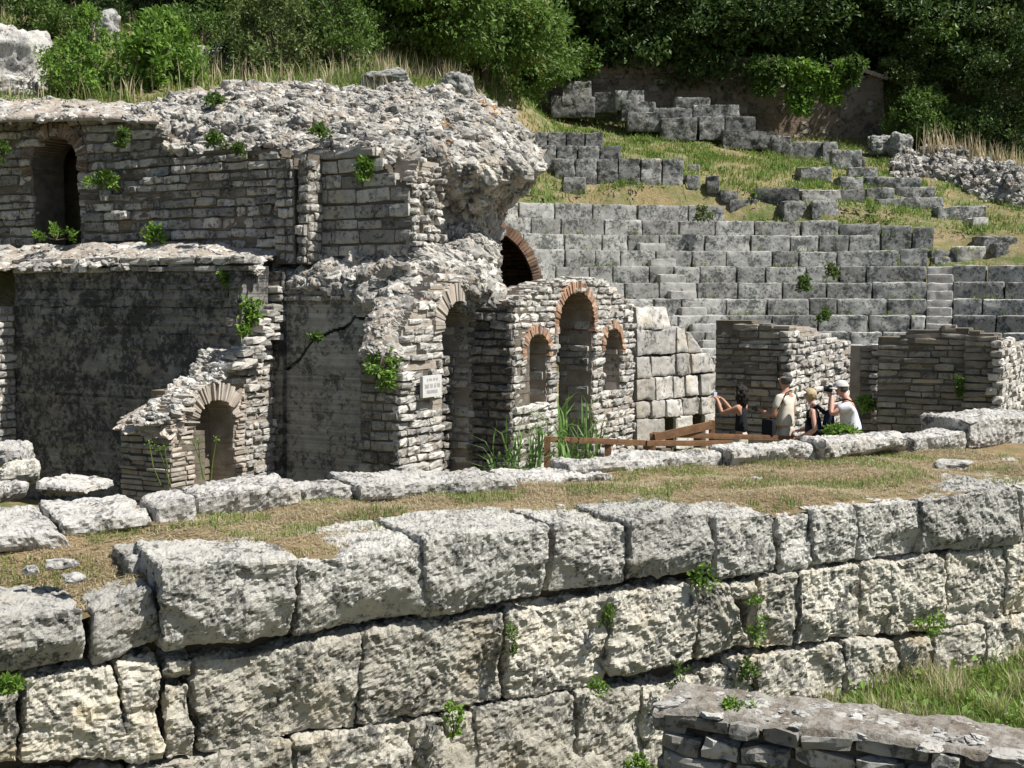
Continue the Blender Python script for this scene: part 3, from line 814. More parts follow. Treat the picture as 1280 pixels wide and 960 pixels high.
# top of the wall: bedded stones
pts = []; 
for i in range(150):
    u = rs.rand() * 4.4; sp = [x for x in out1]
    vt = max(b for (a, b) in [(v, v) for v in np.linspace(2.0, 4.2, 90)] if any(s0 <= u <= s1 for s0, s1 in spans([out1], a)))
    pts.append(R1.pt(u, vt - .01, -.02 - .6 * rs.rand()))
rocks(mb, pts, .05 + .10 * rs.rand(150), flat=.6, align=.85, m=1)
mb.build('masonry', MM['lit'], r1)
mb = MB()
for k_, (a, n, th) in enumerate(((aw1, 30, .13), (aw2, 50, .15), (aw3, 28, .12))):
    u0, u1, vb, vs, rise = a
    voussoirs(mb, R1.O, R1.U, R1.N, (u0 + u1) / 2, vs, (u1 - u0) / 2, rise, th, -.25, math.pi + .25, n, .58, out=.055)
    mbp = MB()
    mb.build('brick_arch', M['brick'], r1); mb = MB()
# niche backs behind the openings
mb = MB()
bp = [[(-.0, 0.2), (4.6, 0.2), (4.6, 3.0), (0, 3.0)]]
Ob = R1.pt(0, 0, -1.9)
core(mb, R1.pt(0, 0, -.5), R1.U, R1.N, [[(0, 3.02), (4.5, 3.02), (4.5, 3.2), (0, 3.2)]], 1.6, m=0, step=.1)  # unseen roof slab added to keep daylight out behind the openings
core(mb, R1.pt(1.0, 0, 0), -R1.N, R1.U, [[(.6, .2), (1.9, .2), (1.9, 3.1), (.6, 3.1)]], .2, m=0, step=.15)
core(mb, R1.pt(2.75, 0, 0), -R1.N, R1.U, [[(.6, .2), (1.9, .2), (1.9, 3.1), (.6, 3.1)]], .2, m=0, step=.15)
core(mb, Ob, R1.U, R1.N, bp, .3, m=0, step=.15)
courses(mb, Ob, R1.U, R1.N, [[(0, .2), (4.6, .2), (4.6, 2.35), (0, 2.35)]], ch=.15, cl=.36, out=.02, depth=.08, m=1)
courses(mb, Ob, R1.U, R1.N, [[(0, 2.35), (4.6, 2.35), (4.6, 3.0), (0, 3.0)]], ch=.065, cl=.28, out=.02, depth=.08, m=2, rough=.05)
for a in (aw1, aw3):
    u0, u1, vb, vs, rise = a
    O2 = R1.pt(0, 0, -.48)
    core(mb, O2, R1.U, R1.N, [[(u0 - .1, vb - .3), (u1 + .1, vb - .3), (u1 + .1, vs + rise + .1), (u0 - .1, vs + rise + .1)]], .25, m=0, step=.1)
    vm = vs + .02
    courses(mb, O2, R1.U, R1.N, [[(u0 - .05, vb), (u1 + .05, vb), (u1 + .05, vm), (u0 - .05, vm)]], ch=.15, cl=.36, out=.03, depth=.08, m=1)
    courses(mb, O2, R1.U, R1.N, [[(u0 - .05, vm), (u1 + .05, vm), (u1 + .05, vs + rise), (u0 - .05, vs + rise)]], ch=.06, cl=.25, out=.02, depth=.06, m=2, rough=.05)
mb.build('niche_back', [M['mortar_in'], M['stone_dk'], M['brick_dk']], r1)  # shade of the openings is put into these dark colours

# ---- shaded end of that wall
R2 = Pln('w', 0.0)
mb = MB(); pol = R2.poly([(588,376),(641,378),(641,640),(588,640)]); pol[0] = (-.75, pol[0][1]); pol[3] = (-.75, pol[3][1])
core(mb, R2.O + E1 * .03, R2.U, R2.N, [pol], .5, m=0, step=.06)
courses(mb, R2.O, R2.U, R2.N, [pol], ch=.12, cl=.36, out=.03, depth=.14, rough=.36, rnd_r=.5, gap=.016, seed=2, tilt=.04)
o = mb.build('shaded_end', MM['dk'], r1)  # darker stone than the sunlit front, its shade painted in

# ---- pier with the plaque and the doorway
LP = Pln('u', -.686); SPp = Pln('w', -2.015)
ad = LP.arch(552, 590, 376, 408, 650)
pr = empty('doorway_pier', LP.pt(-1.4, .2), 'sunlit stone pier with a tall narrow arched doorway and a white plaque on it', 'wall')
mb = MB()
outl = LP.poly([(498,650),(498,452),(503,415),(516,390),(532,368),(545,350),(560,340),(592,338),(592,650)])
core(mb, LP.O, LP.U, LP.N, [[(max(a, -1.92), b) for a, b in outl], arch_poly(*ad)], .55, m=0, front=-.006)
courses(mb, LP.O, LP.U, LP.N, [outl, arch_poly(*ad)], ch=.12, cl=.30, out=.028, depth=.14, rough=.36, rnd_r=.45, gap=.012, seed=3, tilt=.04)
lining(mb, LP, ad, 1, .5)
mb.build('masonry', MM['lit'], pr)
mb = MB()
pol = SPp.poly([(450,445),(470,440),(498,445),(498,650),(450,650)])
core(mb, SPp.O, SPp.U, SPp.N, [pol], .8, m=0, step=.06)
courses(mb, SPp.O, SPp.U, SPp.N, [pol], ch=.15, cl=.30, out=.02, depth=.12, rough=.15, gap=.012, seed=4)
mb.build('shaded_side', MM['dk'], pr)  # shade of this side is in its darker stone colour
mb = MB()
u0, u1, vb, vs, rise = ad
voussoirs(mb, LP.O, LP.U, LP.N, (u0 + u1) / 2, vs, (u1 - u0) / 2, rise, .27, -.15, math.pi + .15, 34, .5, out=.06, gap=.005)
mb.build('arch_ring', M['brick_grey'], pr)
mb = MB()   # inner wall seen through the doorway
O2 = LP.pt(0, 0, -2.5)
pol = [(-1.12, .1), (2.2, .1), (2.2, 3.2), (-1.12, 3.2)]
core(mb, O2, LP.U, LP.N, [pol], .3, m=0, step=.15)
courses(mb, O2, LP.U, LP.N, [pol], ch=.15, cl=.3, out=.04, depth=.12, rough=.25, seed=5)
core(mb, LP.pt(0, 0, -.3), LP.U, LP.N, [[(-1.12, 3.0), (2.0, 3.0), (2.0, 3.3), (-1.12, 3.3)]], 2.4, m=0, step=.15)  # unseen ceiling added to hold the doorway passage dark
O4 = LP.pt(0, 0, -.34)
courses(mb, O4, LP.U, LP.N, [[(-.40, .1), (-.02, .1), (-.02, 2.2), (-.26, 2.3), (-.36, 2.15)]], ch=.14, cl=.22, out=.03, depth=.22, rough=.45, rnd_r=.5, outv=.03, tilt=.06)
mb.build('inner_wall', [M['mortar_in'], M['stone_dk']], pr)  # dark mortar and stone carry the passage shade in their colour

# plaque
uq = [LP.q(518, 470), LP.q(542, 494)]
(uA, vB), (uB, vA) = (uq[0][0], uq[0][1]), (uq[1][0], uq[1][1])
mb = MB(); V, Q = cube_grid(4, 2, 4)
hh = np.array([(uB - uA) / 2, .025, (vB - vA) / 2]); pos, _ = rounded(V * hh, hh, .006)
pc = LP.pt((uA + uB) / 2, (vA + vB) / 2, .115)
mb.add(pc + pos[:, :1] * LP.U - pos[:, 1:2] * LP.N + pos[:, 2:] * np.array([0, 0, 1.]), q=Q)
M['plaque'] = flat_mat('white_marble', (0.60, 0.59, 0.565), (0.52, 0.51, 0.49), 12.0, rough=0.5)
M['letter'] = flat_mat('faded_lettering', (0.44, 0.43, 0.42), (0.38, 0.37, 0.36), 12.0)
plq = empty('plaque', pc, 'small white marble plaque with three faded lines of lettering on the sunlit pier', 'plaque')
mb.build('slab', M['plaque'], plq)
mb = MB()
for (row, wdt, hgt) in ((.62, .55, .020), (.05, .78, .034), (-.48, .60, .028)):
    x = -wdt * hh[0]
    while x < wdt * hh[0]:                                    # worn strokes of illegible letters
        lw_ = .010 + .010 * rs.rand()
        for kx in (0, 1):
            bar(mb, pc + LP.U * (x + kx * lw_) + LP.N * .0265 + np.array([0, 0, row * hh[2] - hgt]), pc + LP.U * (x + kx * lw_) + LP.N * .0265 + np.array([0, 0, row * hh[2] + hgt * (.6 + .4 * rs.rand())]), .005, .003)
        bar(mb, pc + LP.U * x + LP.N * .0265 + np.array([0, 0, row * hh[2] + hgt * rs.uniform(-.9, .9)]), pc + LP.U * (x + lw_) + LP.N * .0265 + np.array([0, 0, row * hh[2] + hgt * rs.uniform(-.9, .9)]), .004, .003)
        x += lw_ + .014 + (.02 if rs.rand() < .2 else 0)
mb.build('lettering', M['letter'], plq)
for sx in (-1, 1):
    mb = MB(); bar(mb, pc - LP.N * .09 + LP.U * hh[0] * .6 * sx, pc - LP.N * .022 + LP.U * hh[0] * .6 * sx, .03, .03)
    mb.build('wall_bracket', M['mortar'], plq)

# ---- shaded wall with the crack
CW = Pln('w', -1.2)
cw = empty('cracked_wall', CW.pt(-2.4, .2), 'dark plastered wall with a jagged diagonal crack, left of the plaque pier', 'wall')
crack_t = [(347,464),(362,456),(374,447),(384,432),(392,420),(404,417),(416,411),(428,408),(438,402),(442,394),(452,397),(462,393),(472,390)]
crack_b = [(x + 1.2 + rs.rand() * 1.3, y + 3.0 + rs.rand() * 2.2) for x, y in crack_t]; crack_b[-1] = (473, 391)
crk = CW.poly(crack_t + crack_b[::-1])
mb = MB()
outl = CW.poly([(346,356),(380,358),(430,366),(478,373),(488,385),(488,650),(346,650)])
core(mb, CW.O, CW.U, CW.N, [outl, crk], .25, m=1, step=.025, rough=.003, front=0.0)
core(mb, CW.pt(0, 0, -.2), CW.U, CW.N, [outl], .3, m=0, step=.1)
top = CW.poly([(346,354),(380,356),(430,364),(486,372),(486,384),(420,378),(346,372)])
courses(mb, CW.O, CW.U, CW.N, [top], ch=.09, cl=.28, out=.05, depth=.2, m=2, rough=.35, rnd_r=.5)
mb.build('plastered_face', [M['mortar_dk'], M['plaster_grey'], M['stone']], cw)

# ---- sunlit buttress with the brick niche
NP = Pln('u', -3.45)
an = NP.arch(244, 292, 500, 528, 620)
nb = empty('niche_buttress', NP.pt(-2.4, .2), 'broken sunlit buttress with a small arched niche under a fan of brown bricks', 'wall')
outl = NP.poly([(212,650),(212,522),(222,512),(236,498),(252,484),(275,472),(281,462),(290,446),(300,440),(318,420),(320,400),(334,386),(346,360),(347,650)])
mb = MB()
core(mb, NP.O, NP.U, NP.N, [[(max(a, NP.q(212, 600)[0] + .09), b) for a, b in outl], arch_poly(*an)], .6, m=0, front=-.006)
right = NP.poly([(306,650),(306,432),(318,420),(320,400),(334,386),(346,360),(347,650)])
courses(mb, NP.O, NP.U, NP.N, [right], ch=.115, cl=.22, out=.03, depth=.16, rough=.42, rnd_r=.5, gap=.012, seed=6, tilt=.05)
left = NP.poly([(212,650),(212,522),(240,530),(243,650)])
courses(mb, NP.O, NP.U, NP.N, [left, ], ch=.065, cl=.26, out=.03, depth=.14, rough=.2, gap=.014, seed=7, m=2)
mid = NP.poly([(293,650),(293,540),(300,500),(306,470),(306,650)])
courses(mb, NP.O, NP.U, NP.N, [mid], ch=.065, cl=.2, out=.03, depth=.14, rough=.2, gap=.014, seed=8, m=2)
upp = NP.poly([(275,472),(281,462),(290,446),(306,432),(306,480),(290,480)])
courses(mb, NP.O, NP.U, NP.N, [upp], ch=.13, cl=.25, out=.05, depth=.16, rough=.3, rnd_r=.55, seed=9)
# ladder of broken bonding stones up the edge
for (x, y) in [(300,440),(308,436),(318,428),(322,412),(330,408),(336,398),(328,392),(338,385),(342,372),(326,420),(334,420),(284,458),(292,456),(300,452),(312,444),(340,362),(318,402),(312,425)]:
    stones(mb, NP.O, NP.U, NP.N, [(*NP.q(x, y), .02)], [(.13 + .05 * rs.rand(), .20, .055)], m=1, rough=.4, rnd_r=.5, tilt=.08)
mb.build('masonry', [M['mortar'], M['stone_lit'], M['brick_grey']], nb)
mb = MB()
u0, u1, vb, vs, rise = an
voussoirs(mb, NP.O, NP.U, NP.N, (u0 + u1) / 2, vs, (u1 - u0) / 2, rise, .25, -.1, math.pi + .05, 46, .5, out=.045, jit=.03)
mb.build('brick_arch', M['brick_grey'], nb)
mb = MB()
core(mb, NP.pt(0, 0, -.42), NP.U, NP.N, [[(u0 - .1, .1), (u1 + .1, .1), (u1 + .1, vs + rise + .15), (u0 - .1, vs + rise + .15)]], .3, m=0, step=.05)
mb.build('niche_back', flat_mat('ochre_render', (0.15, 0.125, 0.09), (0.24, 0.20, 0.145), 3.0, bump=.5), nb)
# broken springing to the left of the niche: lower shaded stub
SN = Pln('w', NP.q(212, 600)[0])
mb = MB()
pol = SN.poly([(152,650),(152,535),(170,528),(196,540),(212,545),(213,650)])
core(mb, SN.O, SN.U, SN.N, [pol], .7, m=0, step=.05)
courses(mb, SN.O, SN.U, SN.N, [pol], ch=.075, cl=.3, out=.015, depth=.1, rough=.12, m=1)
mb.build('shaded_stub', MM['br'], nb)
mb = MB()
patch(mb, [[(158,520,18.9),(185,508,18.7),(212,505,18.5),(238,490,18.4)], [(150,530,18.4),(180,518,18.3),(212,512,18.2),(240,500,18.1)], [(152,536,17.9),(178,534,17.75),(205,535,17.6),(232,520,17.6)], [(160,538,17.85),(182,546,17.7),(212,552,17.55),(230,545,17.6)]], 170, size=(.05, .17), nu=30, nv=20, m_core=0, m_rock=1, flat=.35, align=.5)
mb.build('broken_brick_top', [M['mortar'], M['brick_grey']], nb)

mb = MB(); prof = NP.poly([(206,528),(222,512),(236,498),(252,482),(275,470),(281,460),(290,444),(300,438),(318,418),(320,400),(334,386),(347,358)])
pts = []
for _ in range(330):
    k_ = rs.randint(0, len(prof) - 1); t = rs.rand(); (a0_, b0_), (a1_, b1_) = prof[k_], prof[k_ + 1]
    pts.append(NP.pt(a0_ + (a1_ - a0_) * t, b0_ + (b1_ - b0_) * t - .03, .03 - .62 * rs.rand()))
rocks(mb, pts, .045 + .10 * rs.rand(330) ** 2, flat=.8, align=.6, m=1)
mb.build('rubble_top', [M['mortar'], M['stone_lit']], nb)

# ---- big black wall
BW = Pln('w', -2.04)
bw = empty('black_wall', BW.pt(-5.5, .2), 'large black stained plaster wall in shade with a pale stone ledge along its top', 'wall')
mb = MB()
outl = BW.poly([(18,336),(303,332),(300,440),(298,650),(18,650)])
core(mb, BW.O, BW.U, BW.N, [outl], .6, m=0, step=.045, rough=.006, front=-.01)
cs = BW.poly([(18,345),(298,340),(296,430),(18,430)])
courses(mb, BW.O, BW.U, BW.N, [cs], ch=.13, cl=.36, out=.006, depth=.1, m=0, rough=.4, skip=.12, outv=.007)
cs = BW.poly([(18,430),(296,430),(296,640),(18,640)])
courses(mb, BW.O, BW.U, BW.N, [cs], ch=.14, cl=.36, out=-.006, depth=.1, m=0, rough=.45, skip=.4, outv=.010)
mb.build('plastered_face', [M['plaster']], bw)
mb = MB()
led = BW.poly([(16,328),(310,322),(312,337),(16,342)])
courses(mb, BW.O, BW.U, BW.N, [led], ch=.12, cl=.5, out=.05, depth=.4, m=0, rough=.3, rnd_r=.5, tilt=.015)
mb.build('ledge', [M['stone']], bw)
mb = MB(); RPn = Pln('w', -1.32)
pol = RPn.poly([(282,342),(352,342),(352,650),(282,650)])
core(mb, RPn.O, RPn.U, RPn.N, [pol], .12, m=0, step=.05, rough=.004)
courses(mb, RPn.O, RPn.U, RPn.N, [pol], ch=.13, cl=.33, out=.0, depth=.1, m=0, rough=.4, skip=.3, outv=.008)
mb.build('recessed_panel', [M['plaster']], bw)
# return wall at the left frame edge
LR = Pln('u', BW.q(18, 450)[0])
mb = MB()
pol = LR.poly([(-70,650),(-70,400),(0,396),(14,398),(18,430),(18,650)]); w1 = -1.9
pol = [(-3.4, .1), (-3.4, 2.6), (-2.6, 2.95), (-2.04, 3.0), (-2.04, .1)]
core(mb, LR.O, LR.U, LR.N, [pol], .5, m=0)
courses(mb, LR.O, LR.U, LR.N, [pol], ch=.14, cl=.24, out=.04, depth=.15, rough=.3, rnd_r=.5, seed=12)
tag(mb.build('return_wall', MM['lit'], None, loc=LR.pt(-2.6, .2)), 'sunlit strip of stone wall cut by the left frame edge beside the black wall', 'wall')

# ---- upper storey walls
W1 = Pln('w', -.85)
a1 = W1.arch(40, 98, 171, 203, 320)
uw = empty('arched_upper_wall', W1.pt(-7, 3.8), 'upper grey masonry wall with a tall dark arched doorway at the top left', 'wall')
outl = W1.poly([(-90,150),(60,149),(140,147),(190,150),(222,185),(222,335),(-90,335)])
mb = MB()
core(mb, W1.O, W1.U, W1.N, [outl, arch_poly(*a1)], .7, m=0)
courses(mb, W1.O, W1.U, W1.N, [outl, arch_poly(*a1)], ch=.15, cl=.38, out=.018, depth=.16, rough=.34, rnd_r=.35, gap=.013, seed=13)
mb.build('masonry', MM['gen'], uw)
mb = MB()
u0, u1, vb, vs, rise = a1
voussoirs(mb, W1.O, W1.U, W1.N, (u0 + u1) / 2, vs, (u1 - u0) / 2, rise, .24, -.35, math.pi + .35, 44, .6, out=.03)
mb.build('brick_arch', M['brick_dim'], uw)
mb = MB()   # closed chamber behind the doorway, added and coloured near black to keep it dark
ca, cb = u0 - .5, u1 + .5
O2 = W1.pt(0, 0, -1.45); core(mb, O2, W1.U, W1.N, [[(ca, 3.2), (cb, 3.2), (cb, 6.2), (ca, 6.2)]], .2, m=0, step=.2)
for x in (ca, cb):
    core(mb, W1.pt(x, 0, 0), -W1.N, W1.U if x == ca else -W1.U, [[(.68, 3.2), (1.5, 3.2), (1.5, 6.2), (.68, 6.2)]], .2, m=0, step=.2)
core(mb, W1.pt(0, 0, -.65), W1.U, W1.N, [[(ca, 6.0), (cb, 6.0), (cb, 6.12), (ca, 6.12)]], 1.5, m=0, step=.2)
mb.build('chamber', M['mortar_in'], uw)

W2 = Pln('w', -1.02)
mw = empty('stepped_upper_wall', W2.pt(-4.5, 3.8), 'middle upper wall of thin grey courses, stepped down at its left end', 'wall')
outl = W2.poly([(104,335),(106,250),(150,246),(156,236),(176,234),(180,222),(214,220),(216,200),(262,188),(350,186),(350,335)])
mb = MB()
core(mb, W2.O, W2.U, W2.N, [outl], .5, m=0)
courses(mb, W2.O, W2.U, W2.N, [outl], ch=.145, cl=.36, out=.02, depth=.18, rough=.38, rnd_r=.4, gap=.015, seed=14, outv=.03)
mb.build('masonry', MM['gen'], mw)
W2b = Pln('w', -1.16)
outl = W2b.poly([(344,330),(345,205),(352,198),(366,198),(368,330)])
mb = MB()
core(mb, W2b.O, W2b.U, W2b.N, [outl], .5, m=0)
courses(mb, W2b.O, W2b.U, W2b.N, [outl], ch=.15, cl=.2, out=.03, depth=.2, rough=.3, rnd_r=.5, seed=15, clv=.2)
outl = W2b.poly([(372,330),(372,200),(384,192),(384,330)])
core(mb, W2b.O, W2b.U, W2b.N, [outl], .5, m=0)
courses(mb, W2b.O, W2b.U, W2b.N, [outl], ch=.15, cl=.2, out=.03, depth=.3, rough=.3, rnd_r=.5, seed=15, clv=.2)
W2s = Pln('u', W2b.q(384, 260)[0])
courses(mb, W2s.O, W2s.U, W2s.N, [[(-1.15, 3.7), (-.8, 3.7), (-.8, 5.25), (-1.15, 5.3)]], ch=.15, cl=.2, out=.03, depth=.12, rough=.3, rnd_r=.5)
mb.build('pilaster', MM['gen'], mw)

W3 = Pln('w', -.78)
bwl = empty('corner_upper_wall', W3.pt(-2.6, 3.8), 'upper wall of larger squared grey blocks ending in a sunlit broken corner', 'wall')
outl = W3.poly([(384,335),(384,186),(470,186),(478,205),(490,222),(514,232),(514,335)])
mb = MB()
core(mb, W3.O, W3.U, W3.N, [outl], .8, m=0)
courses(mb, W3.O, W3.U, W3.N, [outl], ch=.19, cl=.46, out=.02, depth=.16, rough=.16, rnd_r=.28, gap=.014, seed=16, outv=.012)
tp_ = W3.poly([(384,190),(470,184),(472,196),(384,200)])
courses(mb, W3.O, W3.U, W3.N, [tp_], ch=.14, cl=.6, out=.07, depth=.35, rough=.25, seed=17)
mb.build('masonry', MM['gen'], bwl)
uc = W3.q(514, 280)[0]
W4 = Pln('u', uc)
outl = W4.poly([(514,325),(514,228),(524,200),(548,205),(552,260),(550,325)])
mb = MB()
core(mb, W4.O, W4.U, W4.N, [[(max(a, -.69), b) for a, b in outl]], .4, m=0)
courses(mb, W4.O, W4.U, W4.N, [outl], ch=.11, cl=.16, out=.05, depth=.2, rough=.5, rnd_r=.6, gap=.02, seed=18, tilt=.2, outv=.05)
mb.build('broken_corner', MM['lit'], bwl)

# ---- rubble cores
rub = empty('rubble_core', P(420, 150, 21.5), 'broad weathered rubble crest of broken grey stones bedded in mortar on top of the ruin', 'rubble')
MR = [M['mortar'], M['stone'], M['lichen']]
def yw(pl, px, back=.06): return float(PL(px, 250, pl.O - pl.N * back, pl.N)[1])
mb = MB()
patch(mb, [[(150,140,23.2),(215,122,23.2),(300,106,23.2),(385,108,23.2),(460,112,23.1),(530,117,23.0)],
           [(158,142,22.2),(218,135,22.2),(300,122,22.2),(385,124,22),(460,128,21.8),(530,132,21.6)],
           [(170,147,21.5),(222,152,21.4),(300,145,21.1),(385,150,20.8),(455,155,20.6),(530,160,20.5)],
           [(188,150,yw(W1,188,.5)),(225,175,yw(W2,225,.45)),(300,170,yw(W2,300,.55)),(385,170,yw(W3,385,.5)),(455,172,yw(W3,455,.5)),(525,190,19.95)],
           [(196,153,yw(W1,196,.12)),(222,186,yw(W2,222,.10)),(300,186,yw(W2,300,.10)),(385,185,yw(W3,385,.12)),(466,186,yw(W3,466,.12)),(520,225,19.7)]], 4200, size=(.045, .21), nu=150, nv=70, rough=.16)
mb.build('crest', MR, rub)
mb = MB()
patch(mb, [[(470,112,23.1),(530,115,23.0),(580,122,22.9),(620,138,22.7),(650,160,22.5),(668,190,22.2)],
           [(475,150,21.0),(530,148,21.0),(575,150,21.0),(615,160,21.0),(645,172,21.2),(669,195,21.5)],
           [(478,178,19.8),(530,182,19.9),(570,185,20.0),(610,190,20.1),(642,196,20.4),(670,208,20.9)],
           [(500,215,19.5),(535,212,19.8),(570,222,19.9),(605,225,19.9),(638,222,20.2),(668,226,20.9)],
           [(516,260,19.5),(545,250,20.1),(575,255,20.3),(605,248,20.3),(632,243,20.7),(653,236,21.4)],
           [(516,300,19.5),(548,292,20.2),(578,290,20.5),(602,278,20.7),(618,266,21.1),(634,250,21.8)],
           [(516,330,19.5),(548,320,20.2),(580,315,20.5),(602,300,20.9),(614,285,21.6),(624,270,22.6)]], 3200, size=(.05, .24), nu=120, nv=90, rough=.22)
pts = [P(x, y, Y) for x, y, Y in [(600,128,22),(606,132,21.7),(612,136,21.6),(620,142,21.5),(552,152,20.6),(556,158,20.4),(612,150,21.2),(626,150,21.6),(632,158,21.4),(560,178,19.9)]]
rocks(mb, pts, .06 + .07 * rs.rand(len(pts)), flat=.9, m=2)
mb.build('overhang', MR, rub)
deb = empty('rubble_slope', P(480, 345, 18.8), 'band of loose debris and broken mortar sloping down between the upper and lower walls', 'rubble')
mb = MB()
patch(mb, [[(335,310,20.5),(385,311,20.1),(450,311,19.55),(515,308,19.3),(560,305,20.0),(596,292,20.8),(618,285,21.8)],
           [(335,320,20.2),(385,322,19.85),(450,326,19.3),(515,322,19.0),(560,318,19.4),(596,312,20.0),(620,310,21.0)],
           [(336,332,19.95),(385,336,19.6),(450,342,19.05),(515,342,18.6),(560,334,19.0),(598,330,19.6),(624,342,20.4)],
           [(338,346,19.72),(385,350,19.35),(450,360,18.85),(500,370,18.35),(545,350,18.75),(598,346,19.2),(632,366,19.6)],
           [(338,355,19.70),(385,358,19.30),(450,370,18.80),(492,384,18.2),(520,378,18.2),(598,378,19.25),(640,380,19.1)]], 1300, size=(.04, .26), nu=110, nv=40, rough=.18)
mb.build('debris', MR, deb)
mb = MB()
patch(mb, [[(470,370,18.3),(490,372,18.2),(515,368,18.3),(545,348,18.7)], [(466,388,18.0),(488,386,17.95),(510,385,18.05),(532,368,18.4)],
           [(456,415,17.75),(478,408,17.65),(498,405,17.75),(515,390,18.0)], [(450,440,17.55),(470,436,17.5),(496,436,17.55),(506,410,17.8)], [(450,452,17.6),(470,450,17.55),(497,455,17.57),(500,440,17.6)]], 260, size=(.04, .14), nu=40, nv=40)
mb.build('pier_top', MR, deb)
led2 = empty('rubble_ledge', P(160, 318, 20.5), 'flat stone and earth ledge along the top of the black wall', 'rubble')
mb = MB()
patch(mb, [[(-60,312,22.2),(40,308,21.8),(120,304,21.3),(220,304,20.8),(345,306,20.0)], [(-60,320,21.7),(40,316,21.4),(120,312,20.9),(220,312,20.3),(345,320,19.6)],
           [(-60,335,21.2),(18,332,20.95),(110,328,20.3),(210,326,19.6),(320,328,19.1)], [(-60,338,21.1),(18,336,20.85),(110,333,20.2),(210,330,19.5),(330,345,18.8)]], 500, size=(.04, .2), nu=90, nv=24, rough=.07, flat=.5, align=.9, ralign=.7)
mb.build('debris', [M['mortar'], M['stone_lit']], led2)
top1 = empty('rubble_wall_top', P(90, 138, 22.5), 'low stone and earth bank on top of the arched upper wall', 'rubble')
mb = MB()
patch(mb, [[(-90,122,25),(0,120,24.6),(60,124,24.2),(120,130,23.8),(200,128,23.4)], [(-90,132,23.8),(0,130,23.4),(60,133,23.1),(120,136,22.8),(200,136,22.6)],
           [(-90,146,22.7),(0,145,22.3),(60,144,22),(120,143,21.6),(200,148,21.1)], [(-90,154,22.6),(0,153,22.2),(60,152,21.9),(120,151,21.5),(200,156,20.95)]], 420, size=(.05, .24), nu=80, nv=24, flat=.6, align=.85, ralign=.6)
mb.build('debris', [M['mortar'], M['stone_lit']], top1)

# ---- brick relieving arch standing behind the triple arched wall
VA = Pln('w', 2.8)
VA.O = P(594, 400, 22.0) * np.array([1, 1, 0]); VA.U = np.array([1.0, 0, 0]); VA.N = np.array([0, -1.0, 0])
c0 = VA.q(594, 362); e0 = VA.q(679, 352); t0_ = VA.q(632, 262)
ru = e0[0] - c0[0] - .16
va = empty('brick_vault', VA.pt(c0[0] + ru, 2.6), 'remaining half of a big orange brick vault curving down behind the triple arched wall', 'vault')
mb = MB()
voussoirs(mb, VA.O, VA.U, VA.N, c0[0], c0[1], ru, ru * 1.08, .16, -.1, math.pi * .62, 40, .46, out=.02, jit=.015)
mb.build('arch_ring', M['brick'], va)
mb = MB()
voussoirs(mb, VA.pt(0, 0, -.36), VA.U, VA.N, c0[0], c0[1], ru - .01, ru * 1.07, .14, -.3, math.pi * .75, 60, 1.3, out=0, jit=.004, gap=-.01)
mb.build('barrel', M['brick_dk'], va)
mb = MB()
vb_ = [(c0[0] - ru - .1, .2), (c0[0] + ru + .1, .2)] + [(c0[0] + (ru + .1) * math.cos(t), c0[1] + (ru * 1.07 + .1) * math.sin(t)) for t in np.linspace(0, math.pi, 18)]
core(mb, VA.pt(0, 0, -1.5), VA.U, VA.N, [vb_], .3, m=0, step=.06)
courses(mb, VA.pt(0, 0, -1.5), VA.U, VA.N, [vb_], ch=.07, cl=.3, out=.015, depth=.06, rough=.06)
core(mb, VA.pt(c0[0] + ru + .02, 0, 0), -VA.N, -VA.U, [[(0.05, .2), (1.5, .2), (1.5, c0[1]), (0.05, c0[1])]], .25, m=0, step=.1)
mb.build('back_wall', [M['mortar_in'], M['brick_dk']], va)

# ---- retaining wall of the seating, big ashlars
AD = np.array([.94, 1.0, 0]); AD /= np.linalg.norm(AD); AN = np.array([AD[1], -AD[0], 0])
AO = P(790, 450, 23.2) * np.array([1, 1, 0])
def aq(px, py):
    p = PL(px, py, AO, AN); r = p - AO; return (float(r @ AD), float(p[2]))
an_ = empty('ashlar_wall', AO + np.array([0, 0, .2]), 'wall of large pale squared blocks with a sloping right edge beside the triple arches', 'wall')
AB = [((792,383),(832,383),(836,410),(794,412)), ((793,412),(842,408),(842,441),(794,445)), ((844,408),(853,407),(858,440),(844,441)), ((858,415),(860,416),(880,441),(859,441)),
      ((793,446),(810,445),(811,472),(794,473)), ((812,445),(842,443),(843,469),(813,472)), ((844,443),(860,442),(862,467),(845,469)), ((862,442),(884,441),(895,464),(863,467)),
      ((793,474),(815,472),(816,500),(794,502)), ((817,472),(838,470),(839,498),(818,500)), ((840,470),(854,469),(855,496),(841,498)), ((856,469),(872,468),(873,494),(857,496)), ((874,468),(895,466),(896,492),(875,494)),
      ((793,503),(811,502),(812,522),(794,523)), ((813,502),(829,500),(830,521),(814,522)), ((831,500),(850,498),(851,519),(832,521)), ((852,498),(873,496),(874,518),(853,519)), ((875,496),(896,493),(897,516),(876,518)),
      ((793,524),(829,522),(830,560),(794,562)), ((843,521),(865,519),(866,560),(844,562)), ((879,518),(897,516),(897,560),(880,562))]
mb = MB()
for i, q in enumerate(AB):
    block(mb, AO, AD, AN, [aq(*p) for p in q], .03 + .03 * rs.rand(), .4, res=.035, r=.03, seed=200 + i, big=.03, mid=.02, fine=.006, a=rs.rand())
mb.build('ashlar_blocks', M['ash'], an_, smooth=True)
mb = MB()
core(mb, AO, AD, AN, [[aq(*p) for p in ((793,384),(834,384),(842,409),(858,412),(893,462),(897,515),(880,516),(880,570),(793,570))], [aq(*p) for p in ((830,522),(843,521),(843,562),(830,562))], [aq(*p) for p in ((866,519),(879,518),(879,562),(866,562))]], .35, front=-.04, m=0)
